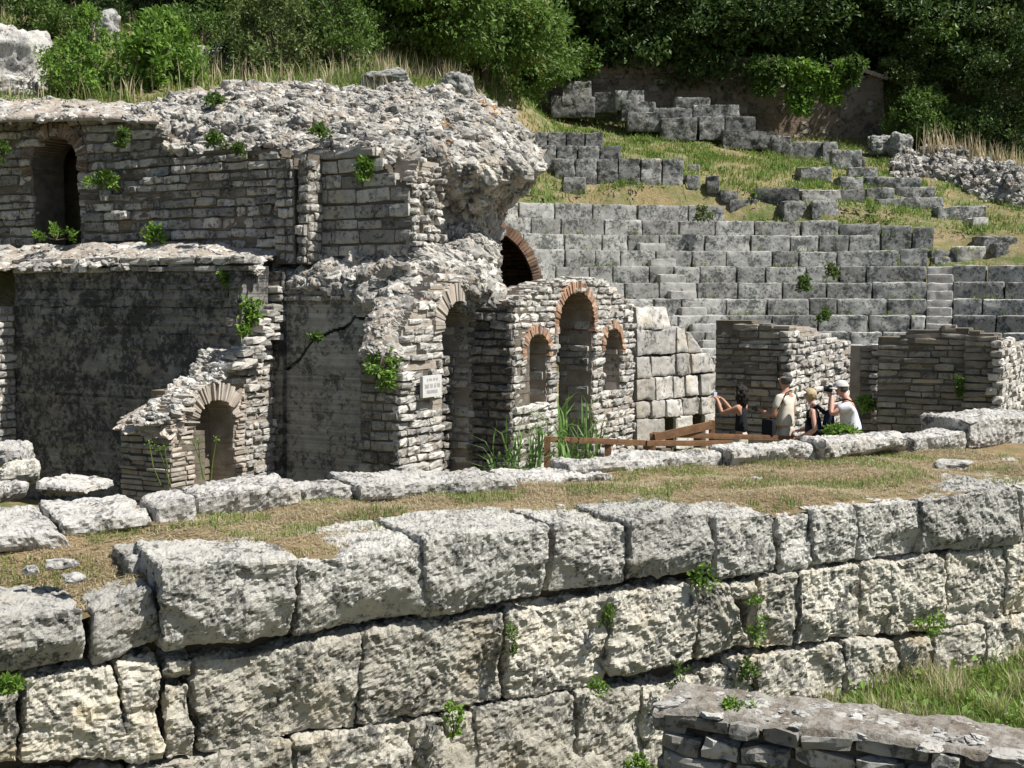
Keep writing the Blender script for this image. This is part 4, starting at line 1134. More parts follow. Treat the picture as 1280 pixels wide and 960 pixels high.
core(mb, AO - AN * .5, AD, AN, [[(0, .1), (2.6, .1), (2.6, 1.2), (0, 1.2)]], .2, m=0)
mb.build('backing', M['mortar_dk'], an_)

# ================================================================ MASONRY WALLS BEHIND THE TOURISTS
JX = np.array([.885, -.465, 0]); JX /= np.linalg.norm(JX); JN = np.array([JX[1], -JX[0], 0]); JY = np.array([.46, .89, 0]); JY /= np.linalg.norm(JY); JM = np.array([JY[1], -JY[0], 0])
def jwall(label, px_corner, Y, dark_px, lit_px, dark_top, lit_top, thick=.5, seed=30, hole=None):
    """L-shaped wall: shaded face left of the corner, sunlit face right of it"""
    O = P(px_corner, 480, Y); O[2] = 0
    root = empty('masonry_wall', O + np.array([0, 0, .2]), label, 'wall')
    def q(px, py, U, N):
        p = PL(px, py, O, N); return (float((p - O) @ U), float(p[2]))
    if dark_top:
        pol = [q(x, y, JX, JN) for x, y in dark_top]; pol = [(pol[0][0], .1)] + pol + [(pol[-1][0], .1)]
        pl = [pol] + ([[q(x, y, JX, JN) for x, y in hole]] if hole else [])
        mb = MB(); core(mb, O, JX, JN, pl, thick, m=0)
        courses(mb, O, JX, JN, pl, ch=.105, cl=.40, out=.010, depth=.14, rough=.30, rnd_r=.35, gap=.010, seed=seed, m=1)
        mb.build('shaded_face', MM['br'], root)  # darker stone than the sunlit face, shade put into its colour
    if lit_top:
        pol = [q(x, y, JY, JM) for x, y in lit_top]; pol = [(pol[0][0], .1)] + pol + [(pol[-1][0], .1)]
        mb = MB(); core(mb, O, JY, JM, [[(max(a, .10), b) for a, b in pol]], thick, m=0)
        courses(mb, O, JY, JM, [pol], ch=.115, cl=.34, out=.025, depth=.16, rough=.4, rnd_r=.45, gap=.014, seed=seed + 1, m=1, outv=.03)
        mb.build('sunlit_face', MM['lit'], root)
    return root
jwall('brown coursed stone wall behind the standing man, with a sunlit broken right side', 985, 21.0, 1, 1, [(895,402),(938,401),(942,408),(985,410)], [(985,408),(1020,410),(1024,418),(1040,418),(1042,424),(1058,426),(1060,430),(1078,432)], hole=[(971,455),(978,455),(978,466),(971,466)])
jwall('narrow shaded stone pier between the sunlit wall and the wide dark wall', 1098, 21.6, 1, 1, [(1076,434),(1098,432)], [(1098,433),(1104,433)], seed=40)
jwall('wide dark masonry wall behind the man in the cap', 1210, 20.3, 1, None, [(1098,421),(1130,420),(1134,414),(1172,413),(1176,410),(1210,412)], None, seed=50)
jwall('dark masonry wall end with a sunlit corner at the right frame edge', 1250, 19.9, 1, 1, [(1206,424),(1212,414),(1240,418),(1250,424)], [(1250,424),(1270,428),(1300,430)], seed=60)

# ================================================================ CURVED STONE SEATING
def ang(px, Rk):
    d = ray(px, 400); s = np.linspace(20, 40, 6000); x = d[0] / d[1] * s
    i = np.argmin(np.abs(np.hypot(x - CC[0], s - CC[1]) - Rk)); return math.atan2(s[i] - CC[1], x[i] - CC[0])
def seat_block(mb, Rk, a0, a1, z0, z1, depth, seed, res=.045, dz=0.0, a=.5):
    am = (a0 + a1) / 2; Nn = np.array([-math.cos(am), -math.sin(am), 0]); Uu = np.array([math.sin(am), -math.cos(am), 0])
    O = np.array([CC[0] + math.cos(am) * Rk, CC[1] + math.sin(am) * Rk, 0]); w = Rk * abs(a1 - a0) / 2 - .014
    block(mb, O, Uu, Nn, [(-w, z1 + dz), (w, z1 + dz), (w, z0), (-w, z0)], rs.normal(0, .012), depth, res=res, r=.028, seed=seed, big=.018, mid=.016, fine=.005, a=a)
cav = empty('stone_seating', (CC[0], CC[1] + 9.5, 1.0), 'curved tiers of grey limestone theatre seats rising behind the walls', 'theatre seating')
STL = [(815, 300), (890, 415)]; 
def stair_px(row):   # centre of the left stairway in column pixels
    y = ROWY[row]; return 815 + (y - 300) / 115 * 75
for kk, (R, z) in enumerate(zip(RAD, ROWZ)):
    zb = (ROWZ[kk - 1] if kk else z - .4) - (.5 if kk == 10 else .04)
    a_l = ang(610 if kk > 4 else 640, R) if kk > 2 else ang(760, R)
    pxr = {10: 1166, 9: 1098, 8: 1122}.get(kk, 1420)
    a_r = ang(min(pxr, 1275), R) - (0.0 if pxr < 1300 else .16)
    mb = MB(); a_ = a_l; i = 0
    gapL, gapR = (ang(1158, R), ang(1190, R)) if kk < 8 else (None, None)
    while a_ > a_r + .01:
        w = (.62 + .62 * rs.rand()) / R; b_ = a_ - w
        if b_ < a_r + .03: b_ = a_r
        if gapL is not None:
            if a_ > gapL and b_ < gapL + .03: b_ = gapL
            if a_ <= gapL + 1e-6 and a_ > gapR: a_ = gapR; continue
        dz = rs.normal(0, .008)
        if kk == 10 and a_ < ang(1000, R): dz -= .9 * (ang(1000, R) - (a_ + b_) / 2)
        seat_block(mb, R, a_, b_, zb, z, .74, 300 + kk * 40 + i, dz=dz, a=rs.rand()); a_ = b_; i += 1
    o = mb.build('seat_row', M['seat'], cav, smooth=True)
mb = MB()   # tall block standing at the end of the ninth tier
seat_block(mb, RAD[8], ang(1123, RAD[8]), ang(1158, RAD[8]), ROWZ[7], sz_at(RAD[8], 311, 1140), .6, 980, a=.9)
mb.build('end_block', M['seat'], cav, smooth=True)
mb = MB()   # back wall of the tiers
Rb = RAD[10] + .55; a_ = ang(600, Rb); zt = sz_at(Rb, 256, 800)
while a_ > ang(905, Rb):
    b_ = max(a_ - (1.0 + .5 * rs.rand()) / Rb, ang(905, Rb))
    if b_ - ang(905, Rb) < .03: b_ = ang(905, Rb)
    seat_block(mb, Rb, a_, b_, ROWZ[10] - .05, zt, .4, 990 + int(a_ * 50), a=rs.rand()); a_ = b_
mb.build('back_row', M['seat'], cav, smooth=True)
M['step'] = stone_mat('worn_step_limestone', (0.27, 0.262, 0.245), (0.41, 0.40, 0.375), (0.45, 0.36, 0.24), lich=.45, och=.2, sc=2.0, var=.25)
for name, cols in (('left', True), ('right', False)):
    mb = MB()
    for kk in range(0, 10 if cols else 8):
        R = RAD[kk]; zb = ROWZ[kk - 1] if kk else ROWZ[0] - .4; zm = (zb + ROWZ[kk]) / 2
        c_ = stair_px(kk) if cols else 1174
        a0, a1 = ang(c_ - 17, R), ang(c_ + 17, R)
        am = (a0 + a1) / 2
        if cols:
            seat_block(mb, R - .28, a0, a1, zb - .03, zm, .30, 700 + kk, a=.7)
        else:
            seat_block(mb, R - .20, a0, a1, zb - .06, zm, .5, 700 + kk, a=.6)
            seat_block(mb, R + .10, a0, a1, zm - .06, ROWZ[kk] - .01, .5, 750 + kk, a=.8)
    mb.build('stairway', M['step'], cav, smooth=True)

# ================================================================ HILLSIDE: loose blocks, old wall, rubble
def on_ground(px, py, y0=23.6, y1=70):
    d = ray(px, py); s = np.linspace(y0, y1, 1400); q = np.stack([d[0] / d[1] * s, s], 1)
    below = CAMZ + d[2] / d[1] * s - ground_z(q)
    hit = np.where((below[:-1] > 0) & (below[1:] <= 0))[0]
    if len(hit) == 0: return None
    return P(px, py, s[hit[0] + 1])
def hblock(label, x0, y0, x1, y1, depth=.6, skew=0.0, yaw=0.0, mat='seat', group='loose grey blocks scattered over the upper seating slope', z_in=.10, parts=1, Y=None, parent=None, **kw):
    p = P((x0 + x1) / 2, y1, Y) if Y else on_ground((x0 + x1) / 2, y1)
    if parts > 1:
        ends = [on_ground(x, y1) for x in (x0, (x0 + x1) / 2, x1)]; p = P((x0 + x1) / 2, y1, min(e[1] for e in ends if e is not None)); z_in = .5
    if p is None or p[1] > 42.9: p = P((x0 + x1) / 2, y1, 42.65 - .014 * max(0, y1 - 120) + rs.uniform(-.12, .12)); z_in = .22
    U = np.array([math.cos(yaw), math.sin(yaw), 0]); N = np.array([U[1], -U[0], 0])
    def q2(x, y):
        w = PL(x, y, p, N); r = w - p; return (float(r @ U), float(w[2]))
    args = dict(res=.05, big=.035, mid=.03, fine=.008, r=.03, under=.02); args.update(kw)
    root = None
    mb = MB()
    for i in range(parts):
        xa, xb = x0 + (x1 - x0) * i / parts, x0 + (x1 - x0) * (i + 1) / parts
        ya, yb = (y0 + skew * (xa - x0) / max(1, x1 - x0)), (y0 + skew * (xb - x0) / max(1, x1 - x0))
        bs[0] += 1
        quad = [q2(xa + .6, ya), q2(xb - .6, yb), q2(xb - .6, y1), q2(xa + .6, y1)]
        quad[2] = (quad[2][0], quad[2][1] - z_in); quad[3] = (quad[3][0], quad[3][1] - z_in)
        block(mb, p * np.array([1, 1, 0]), U, N, quad, 0, depth, seed=bs[0], a=rs.rand(), **args)
    o = mb.build('stone_block' if parts == 1 else 'stone_bench', M[mat], None, smooth=True, loc=p)
    return tag(o, label, 'stone block' if parts == 1 else 'stone bench', group, 'thing')
BG = 'remaining benches of the upper seating tiers'
hblock('shortest and topmost remaining stone bench, just right of the rubble crest', 662, 165, 754, 181, .6, parts=4, group=BG, mat='seat_dk')
hblock('middle of the three remaining stone benches above the seating', 668, 182, 777, 202, .6, parts=4, group=BG, mat='seat_dk')
hblock('lowest and longest remaining stone bench, six blocks on a small footing', 692, 198, 855, 222, .6, parts=6, group=BG, mat='seat_dk')
FG = 'blocks of the tumbled wall below the old mortared wall'
for (x0, y0, x1, y1, lab) in [
    (702, 104, 740, 121, 'dark block at the top left end of the tumbled wall, in the tree shade'),
    (688, 120, 744, 136, 'dark long block under the top left end of the tumbled wall'),
    (742, 116, 772, 130, 'small pale block between the shaded blocks and the tilted pair'),
    (769, 114, 806, 127, 'upper block of the stacked pair left of the gap in the tumbled wall'),
    (776, 126, 820, 141, 'broad pale block under the upper block of the stacked pair'),
    (784, 140, 828, 154, 'ochre stained block at the foot of the stacked pair'),
    (843, 122, 889, 136, 'high pale block topping the middle of the tumbled wall'),
    (866, 132, 925, 148, 'longest pale block right of the high block in the tumbled wall'),
    (812, 136, 866, 150, 'flat dark block bridging the gap left of the high pale block'),
    (826, 149, 872, 165, 'dark square block in the bottom layer of the tumbled wall'),
    (874, 147, 906, 164, 'ochre block in the bottom layer below the longest pale block'),
    (906, 146, 945, 163, 'dark grey block stepping down right of the longest pale block'),
    (903, 163, 968, 176, 'flat slab under the dark grey stepping block'),
    (930, 170, 964, 186, 'low dark block below the flat slab of the tumbled wall'),
    (964, 170, 990, 182, 'small square block right of the flat slab'),
    (975, 178, 1030, 196, 'curved long block ending the upper tumbled wall on the right'),
    (1028, 178, 1048, 200, 'upright pale block beside the curved long block'),
    (1040, 188, 1078, 210, 'dark square block left of the rubble heap'),
    (1062, 196, 1082, 208, 'small pale block on the right shoulder of the dark square block'),
    (1060, 210, 1098, 224, 'low block in front of the dark square block'),
    (1000, 209, 1040, 226, 'slanting white edged block alone on the grass left of the stepped pile'),
    (1082, 222, 1152, 236, 'long top slab of the stepped pile above the right stairway'),
    (1050, 222, 1080, 237, 'square block left of the long top slab'),
    (1083, 236, 1120, 250, 'left block under the long top slab'),
    (1120, 235, 1170, 249, 'right block under the long top slab, sticking out to the right'),
    (1098, 250, 1180, 259, 'flat bottom slab of the stepped pile'),
    (942, 236, 1000, 248, 'low pale kerb stone left of the two square blocks row'),
    (1002, 238, 1052, 250, 'low pale kerb stone above the two square blocks'),
    (1044, 238, 1082, 250, 'pale kerb stone touching the stepped pile'),
    (980, 253, 1013, 275, 'left one of two square boulder blocks standing on the grass'),
    (1015, 251, 1049, 275, 'right one of two square boulder blocks standing on the grass'),
    (1172, 259, 1236, 274, 'long dark slab with a small block under it at the right slope'),
    (1216, 273, 1236, 284, 'small block under the long dark slab at the right slope'),
    (1228, 296, 1272, 310, 'broad white flat slab near the right frame edge above the stairway'),
    (1196, 309, 1234, 322, 'pale flat slab just above the right hand seats'),
    (1164, 313, 1190, 320, 'thin slab at the top of the right stairway'),
    (1168, 322, 1194, 328, 'second thin slab at the top of the right stairway'),
    (1242, 305, 1262, 318, 'rounded pale stone below the broad white slab'),
    (883, 222, 900, 236, 'square pale stone right of the lowest remaining bench'),
    (858, 219, 876, 232, 'grey stone touching the right end of the lowest remaining bench'),
    (900, 238, 924, 246, 'flat white stone right of the square pale stone'),
    (912, 251, 948, 260, 'flat white slab in the grass above the right end of the back row'),
    (858, 207, 876, 213, 'thin flat stone in the grass above the lowest remaining bench'),
    (704, 222, 733, 232, 'white footing stone under the lowest remaining bench'),
    (703, 231, 732, 239, 'lower footing stone under the lowest remaining bench')]:
    hblock(lab, x0, y0 - 1, x1, y1 + 2, depth=rs.uniform(.5, .8), yaw=rs.normal(0, .10), skew=rs.normal(0, 1.0), group=FG if y1 < 212 else 'loose grey blocks scattered over the upper seating slope', mat='seat_dk' if rs.rand() < .85 or y1 < 212 else 'ash')

# stone heaps on the right slope
for lab, ctrl, n in (('tall pile of small grey fieldstones on the right slope', [[(1122,200,38.5),(1150,188,39),(1180,186,39.5),(1205,198,39.5)], [(1116,212,37.8),(1148,200,38),(1180,198,38.3),(1210,210,38.5)], [(1118,222,37.2),(1150,222,37.2),(1190,228,37),(1216,234,37)]], 330),
                     ('long low bank of fieldstones running to the right frame edge', [[(1195,205,39.5),(1230,206,39.6),(1262,208,39.8),(1310,214,40)], [(1200,220,38.4),(1232,218,38.5),(1264,222,38.6),(1310,228,38.6)], [(1205,238,37.2),(1236,246,36.6),(1270,256,36.2),(1310,262,36)]], 420)):
    low = [on_ground(c[0], c[1] + 3)[1] for c in ctrl[2]]
    ctrl = [[(c[0], c[1], y + 2.0) for c, y in zip(ctrl[0], low)], [(c[0], c[1], y + .9) for c, y in zip(ctrl[1], low)], [(c[0], c[1] + 3, y) for c, y in zip(ctrl[2], low)], [(c[0], c[1] + 16, y + .05) for c, y in zip(ctrl[2], low)]]
    mb = MB(); patch(mb, ctrl, n * 2, size=(.06, .2), nu=40, nv=24, rough=.25, sink=.05, ralign=.2)
    tag(mb.build('fieldstone_heap', [M['mortar_dk'], M['stone']], None, loc=P(*ctrl[2][1])), lab, 'stone heap', 'fieldstone heaps on the right slope', 'thing')
rg = 'natural rocks on the hillside above the ruin'
def boulder(label, px, py, Y, size, flat=1.0, mat='kerb', squash=(1, 1, 1)):
    v, q = cube_grid(26, 26, 26); b, _ = rounded(v, np.ones(3), .55)
    sd = rs.rand(3) * 50
    b = b * (1 + .30 * fbm(b * 1.0 + sd, 3) + .14 * (ridge(b * 2.6 + sd, 4) - .4))[:, None] * np.array(squash)
    p = P(px, py, Y); mb = MB(); mb.add(p + b * size, q=q)
    tag(mb.build('boulder', M[mat], None, smooth=True, loc=p), label, 'rock', rg, 'thing')
boulder('big pale limestone outcrop at the top left frame edge', 12, 82, 25.5, .62, squash=(1.0, .8, 1.05))
boulder('small pale rock under the big outcrop at the left frame edge', 8, 112, 24.8, .38, squash=(1.3, .8, .55))
boulder('slanting grey rock among the bushes above the leftmost yellow bush', 128, 36, 30.0, .34, mat='seat', squash=(1, .8, 1))
boulder('shaded grey rock between the bright bush and the dark tree', 272, 76, 29.2, .40, mat='seat', squash=(1.3, .8, .7))
boulder('squarish grey block on the grass behind the rubble crest', 482, 102, 25.5, .33, mat='seat', squash=(1.35, .8, .6))
boulder('slanting pale rock at the right end of the crest grass', 572, 112, 25.5, .30, mat='seat', squash=(1, .8, .9))
boulder('small rock half hidden in the yellow grass left of the bright bush', 130, 106, 25.2, .22, squash=(1.2, .8, .7))
boulder('grey rock at the foot of the old wall on the right', 1125, 182, 42, .32, mat='seat', squash=(1, .8, 1.2))
boulder('dark rock left of the grey one at the foot of the old wall', 1100, 181, 42.4, .30, mat='seat', squash=(1.1, .8, 1))

# old mortared wall under the trees
obw = empty('old_wall', P(900, 160, 44.5), 'old brown mortared wall below the trees, hung with vines, tile coping at one end', 'wall')
OO = P(900, 160, 44.5) * np.array([1, 1, 0]); OU = np.array([1, .04, 0]); OU /= np.linalg.norm(OU); ON = np.array([OU[1], -OU[0], 0])
def oq(px, py):
    p = PL(px, py, OO, ON); r = p - OO; return (float(r @ OU), float(p[2]))
pol = [oq(*p) for p in ((660,195),(660,70),(900,80),(1066,90),(1104,97),(1108,195))]
mb = MB(); core(mb, OO, OU, ON, [pol], .6, m=0, step=.5, rough=.004)
courses(mb, OO, OU, ON, [pol], ch=.22, cl=.35, out=.0, depth=.12, rough=.5, rnd_r=.6, skip=.72, m=1, outv=.02)
mb.build('masonry', [stone_mat('brown_render', (0.20, 0.155, 0.11), (0.32, 0.255, 0.19), (0.16, 0.12, 0.08), lich=.9, och=.5, sc=.8, bump=1.0, bd=.05), M['stone_br']], obw)
mb = MB()
for i in range(9):
    a = oq(1066 + i * 4.6, 83 + i * 1.5); b = oq(1066 + (i + 1) * 4.6, 83 + (i + 1) * 1.5)
    p0 = OO + OU * (a[0] + b[0]) / 2 + np.array([0, 0, a[1] + .12]) - ON * .55; p1 = OO + OU * (a[0] + b[0]) / 2 + np.array([0, 0, a[1] - .10]) + ON * .25
    tube(mb, [p0, p1], [.075, .075], 8, a=rs.rand())
mb.build('tile_coping', flat_mat('weathered_tile', (0.42, 0.35, 0.30), (0.33, 0.27, 0.23), 6.0), obw)

# ================================================================ TREES
def tree_proto(name, h, cw, ch, cz, nclump, nleaf, ls, mat, trunk_r=.14, seed=0, hang=0.0, inner=True):
    """tapered trunk with limbs and a clumped leaf crown; local coordinates, base at the origin"""
    global rs
    rs = np.random.RandomState(900 + seed)
    root = bpy.data.objects.new(name, None); COL.objects.link(root); root.empty_display_size = .3
    mb = MB(); tp = []
    base = np.array([0, 0, -.3]); top = np.array([rs.normal(0, .2), rs.normal(0, .2), h * .62])
    midp = (base + top) / 2 + rs.normal(0, .12, 3)
    tube(mb, [base, midp, top], [trunk_r, trunk_r * .8, trunk_r * .45], 8)
    C = []
    for i in range(nclump):
        d = rs.normal(size=3); d /= np.linalg.norm(d); r = rs.rand() ** .45
        c = np.array([d[0] * cw * r, d[1] * cw * r, cz + d[2] * ch * r])
        c += 0.35 * rs.normal(size=3) * min(cw, ch) * .4
        C.append((c, d, r))
    for c, d, r in C[::max(1, nclump // 9)]:
        st = base + (top - base) * rs.uniform(.45, 1)
        tube(mb, [st, (st + c) / 2 + rs.normal(0, .15, 3) + np.array([0, 0, .2]), c], [trunk_r * .4, trunk_r * .25, trunk_r * .08], 5)
    t = mb.build('trunk', M['bark'], None); t.parent = root
    mb = MB()
    for c, d, r in C:
        n = int(nleaf * rs.uniform(.5, 1.4)); cr_ = rs.uniform(.25, .55) * min(cw, ch) * .62
        v = rs.normal(size=(n, 3)); v /= np.linalg.norm(v, axis=1)[:, None]
        rad = cr_ * rs.rand(n) ** .4
        ps = c + v * rad[:, None] * np.array([1.25, 1.25, .75]) ; ps[:, 2] -= hang * rs.rand(n) * cr_
        leaves(mb, ps, ls, outward=v * .6 + d * .4, a=np.clip(rs.rand(n) * .75 + rs.normal(.12, .12), 0, 1), droop=.25)
    cr0 = mb.build('crown', mat, None); cr0.parent = root
    return root
def dup_tree(root, loc, rz, sc, label, cat, group):
    r = root.copy(); COL.objects.link(r)
    for ch in root.children:
        c = ch.copy(); COL.objects.link(c); c.parent = r
    place(r, loc, rz, sc, label, cat, group); return r
def place(r, loc, rz, sc, label, cat, group):
    r.location = tuple(loc); r.rotation_euler = (0, 0, rz); r.scale = (sc,) * 3; tag(r, label, cat, group, 'thing')
protoA = tree_proto('evergreen_tree', 7.5, 2.6, 2.9, 4.6, 80, 150, .21, M['leaf_dark'], seed=1)
protoB = tree_proto('evergreen_tree', 7.0, 3.0, 2.5, 4.2, 80, 150, .19, M['leaf_olive'], seed=2)
protoC = tree_proto('leafy_tree', 6.5, 2.5, 2.7, 3.6, 75, 150, .23, M['leaf_red'], seed=3, hang=.4)
protoD = tree_proto('bushy_evergreen', 5.2, 2.3, 2.5, 2.7, 110, 150, .19, M['leaf_dark'], seed=4, hang=.3)
protoE = tree_proto('bushy_tree', 5.0, 2.4, 2.4, 2.5, 100, 150, .21, M['leaf_red'], seed=5, hang=.3)
TG = 'trees of the dense grove behind the theatre'
TREES = [ # proto, px, base y, Y (None: where the slope shows), scale, label
 ('D', 735, 40, 45.1, 1.0, 'dark bushy evergreen overhanging the left end of the old brown wall'),
 ('E', 682, 60, 45.1, .95, 'bushy tree with reddish tips hanging over the left end of the old wall'),
 ('D', 800, 40, 45.1, 1.05, 'dark bushy evergreen above the stacked pair of blocks'),
 ('D', 865, 42, 45.1, 1.0, 'dark bushy evergreen hanging low over the middle of the old wall'),
 ('D', 930, 42, 45.1, 1.1, 'tall dark bushy evergreen above the wall, left of the bright hanging vine'),
 ('D', 1000, 45, 45.4, 1.05, 'dark bushy evergreen directly above the bright hanging vine'),
 ('D', 1050, 75, 46.6, 1.0, 'dark bushy tree just above the tile coping of the old wall'),
 ('B', 1125, 75, 46.5, .75, 'olive tree beside the tile coping of the old wall'),
 ('D', 1158, 110, 45.3, .9, 'bushy evergreen right next to the tile coping'),
 ('E', 1175, 110, 45.5, 1.0, 'leafy green tree right of the tile coping, reaching down to the rocks'),
 ('B', 1225, 120, 46, 1.05, 'olive green tree above the right hand fieldstone bank'),
 ('B', 1285, 140, 45, 1.1, 'olive evergreen at the top right frame edge'),
 ('A', 1245, 165, 43.5, .7, 'low dark evergreen behind the dry reeds on the right'),
 ('B', 1150, 150, 44.5, .5, 'small dark evergreen beside the right end of the old wall'),
 ('E', 545, 84, None, .72, 'bright leafy tree behind the crest, left of the pair beside the old wall'),
 ('E', 605, 104, None, .85, 'bright leafy tree behind the slanting rock of the crest'),
 ('E', 645, 122, 40.5, .80, 'bright leafy tree nearest the left end of the old wall'),
 ('E', 500, 60, None, .75, 'leafy tree behind the dry grass mound, left of the bright leafy trees'),
 ('A', 600, 20, 47, 1.1, 'dark evergreen behind the bright leafy trees'),
 ('A', 660, 20, 49, 1.15, 'dark evergreen filling the gap above the left end of the wall'),
 ('A', 450, 20, None, .75, 'dark evergreen behind the round tree of the crest'),
 ('B', 400, 30, None, .7, 'olive evergreen above the round dark shrub of the crest'),
 ('B', 250, 12, None, .62, 'olive green tree at the top of the left hillside'),
 ('A', 165, 8, None, .65, 'dark evergreen at the top of the left hillside, near the slanting rock'),
 ('A', 330, 18, None, .70, 'dark evergreen at the top, above the bright bush'),
 ('A', 60, 2, None, .6, 'dark evergreen at the top left frame corner')]
for k in range(13):
    TREES.append(('D', 640 + k * 52, 0, 48.2 + .8 * (k % 3), .75 + .1 * (k % 4), 'under'))
for row, (Yb, n0, n1) in enumerate(((54, 500, 1380), (60, 520, 1420))):
    for k in range(8):
        TREES.append(('ADB'[k % 3], n0 + (n1 - n0) * (k + .5) / 8, -10, Yb + rs.uniform(-1.5, 1.5), 1.35 + .2 * row, None))
used = set(); 
if not any(t[0] == 'C' for t in TREES): TREES.append(('C', 560, 0, 47.5, .9, 'leafy tree far up the slope behind the bright leafy trees'))
BACK = 'far dark trees closing the grove behind the front row'
for pk, px, py, Y, sc_, lab in TREES:
    pr_ = {'A': protoA, 'B': protoB, 'C': protoC, 'D': protoD, 'E': protoE}[pk]
    if Y is None: p = on_ground(px, py)
    else: p = P(px, py, Y)
    p[2] = float(ground_z(p[None, :2])[0])
    l_, g_ = ('low dark tree of the undergrowth directly behind the old brown wall', 'undergrowth behind the old wall') if lab == 'under' else (lab, TG) if lab else ('far dark tree in the shaded depth of the grove, hidden behind the front trees', BACK)
    if pk in used: dup_tree(pr_, p, rs.rand() * 6.28, sc_, l_, 'tree', g_)
    else: used.add(pk); place(pr_, p, rs.rand() * 6.28, sc_, l_, 'tree', g_)
rs = np.random.RandomState(77)

# ================================================================ SHRUBS, VINES, WALL PLANTS
def shrub(name, label, p, w, h, nclump, nleaf, ls, mat, cat='bush', group=None, hang=False, stem_r=.02, depth=None, slim=.5):
    root = empty(name, p, label, cat, group); root['kind'] = 'thing'
    dp = depth or w
    mb = MB(); mbs = MB()
    for i in range(nclump):
        t = rs.rand(); a = rs.rand() * 6.283; rr = rs.rand() ** .5
        wz = math.sqrt(max(0.05, 1 - (2 * t - .75) ** 2 * .8)) if not hang else (1 - .55 * t)
        c = np.asarray(p) + np.array([math.cos(a) * rr * w * wz, math.sin(a) * rr * dp * wz, (t * h if not hang else -t * h)])
        v = rs.normal(size=(nleaf, 3)); v /= np.linalg.norm(v, axis=1)[:, None]
        cr_ = max(ls * .9, .28 * min(w, h)) * rs.uniform(.6, 1.1)
        ps = c + v * (cr_ * rs.rand(nleaf) ** .5)[:, None]
        leaves(mb, ps, ls, outward=v * .5 + np.array([0, -.2, .35 if not hang else -.3]), slim=slim)
        if i % 2 == 0: tube(mbs, [p, (np.asarray(p) + c) / 2 + rs.normal(0, .03, 3) * h, c], [stem_r, stem_r * .7, stem_r * .25], 5)
    mb.build('foliage', mat, root); mbs.build('stem', M['bark'], root)
    return root
def gp(px, py, Y): 
    p = P(px, py, Y); return p
shrub('bush', 'bright green broad leaved bush in the sun behind the rubble crest', gp(200,112,25.4), .85, 1.45, 95, 48, .13, M['leaf_bright'])
shrub('bush', 'low yellow green bush left of the broad leaved bush', gp(95,122,24.8), .75, 1.05, 80, 46, .09, M['leaf_bright'])
shrub('bush', 'thin yellow green bush climbing beside the slanting rock', gp(112,70,27.5), .5, 1.0, 40, 40, .085, M['leaf_bright'])
def og(px, py): return on_ground(px, py)
for (px, py, w, h, n, ls, mat, lab) in [
    (65, 46, 1.0, .9, 60, .10, 'leaf_mid', 'dark bush in the shade at the top left, above the yellow green bush'),
    (150, 30, .8, .8, 50, .10, 'leaf_dark', 'dark bush right of the slanting rock at the top'),
    (240, 60, 1.1, .9, 60, .10, 'leaf_mid', 'shaded dark bush behind the bright broad leaved bush'),
    (290, 88, .7, .6, 44, .09, 'leaf_dark', 'low dark bush between the bright bush and the big round shrub'),
    (345, 95, 1.15, 1.9, 110, .10, 'leaf_olive', 'big round dark shrub standing behind the rubble crest'),
    (415, 92, 1.05, 2.0, 110, .10, 'leaf_mid', 'big green shrub at the right side of the round dark one'),
    (300, 40, 1.2, 1.2, 70, .11, 'leaf_mid', 'dark bush high on the slope above the bright bush'),
    (200, 10, 1.3, 1.0, 60, .11, 'leaf_dark', 'dark bush at the top frame edge above the bright bush'),
    (20, 18, 1.0, .9, 50, .11, 'leaf_dark', 'dark bush at the top left corner above the outcrop'),
    (480, 62, .9, .9, 60, .11, 'leaf_mid', 'green bush behind the dry grass mound of the crest'),
    (110, 8, 1.2, 1.0, 60, .11, 'leaf_dark', 'dark bush at the top frame edge above the slanting rock')]:
    shrub('bush', lab, og(px, py), w, h, n, 52, ls, M[mat])
shrub('bush', 'leafy bush at the left foot of the old wall', gp(648,128,40), 1.2, 1.3, 50, 60, .15, M['leaf_mid'])
shrub('bush', 'dark bush below the tile coping at the right end of the old wall', gp(1150,178,42.8), 1.1, 1.7, 60, 60, .14, M['leaf_mid'])
shrub('bush', 'dark low bush behind the fieldstone heap', gp(1210,185,43), 1.5, 1.2, 60, 60, .13, M['leaf_dark'])
shrub('bush', 'shaded bush at the far right behind the dry reeds', gp(1270,195,43), 1.4, 1.6, 60, 60, .13, M['leaf_dark'])
VG = 'vines hanging over the old wall'
for (px, py, w, h, mat, lab) in [(1000,74,.55,1.35,'leaf_bright','brightest hanging vine, longest tongue on the right part of the old wall'),(1038,76,.5,1.0,'leaf_bright','bright vine tongue nearest the tile coping'),
        (960,66,.6,1.0,'leaf_mid','reddish topped vine left of the brightest hanging vine'),
        (720,55,.8,.9,'leaf_red','vine with red tips hanging at the left end of the old wall'),
        (1060,72,.45,.6,'leaf_mid','small vine just left of the tile coping')]:
    shrub('vine', lab, gp(px, py + 6, 42.75), w * 1.15, h * 1.15, 44, 50, .17, M[mat], 'vine', VG, hang=True, depth=.35)
PG = 'small green plants growing from the ruined walls'
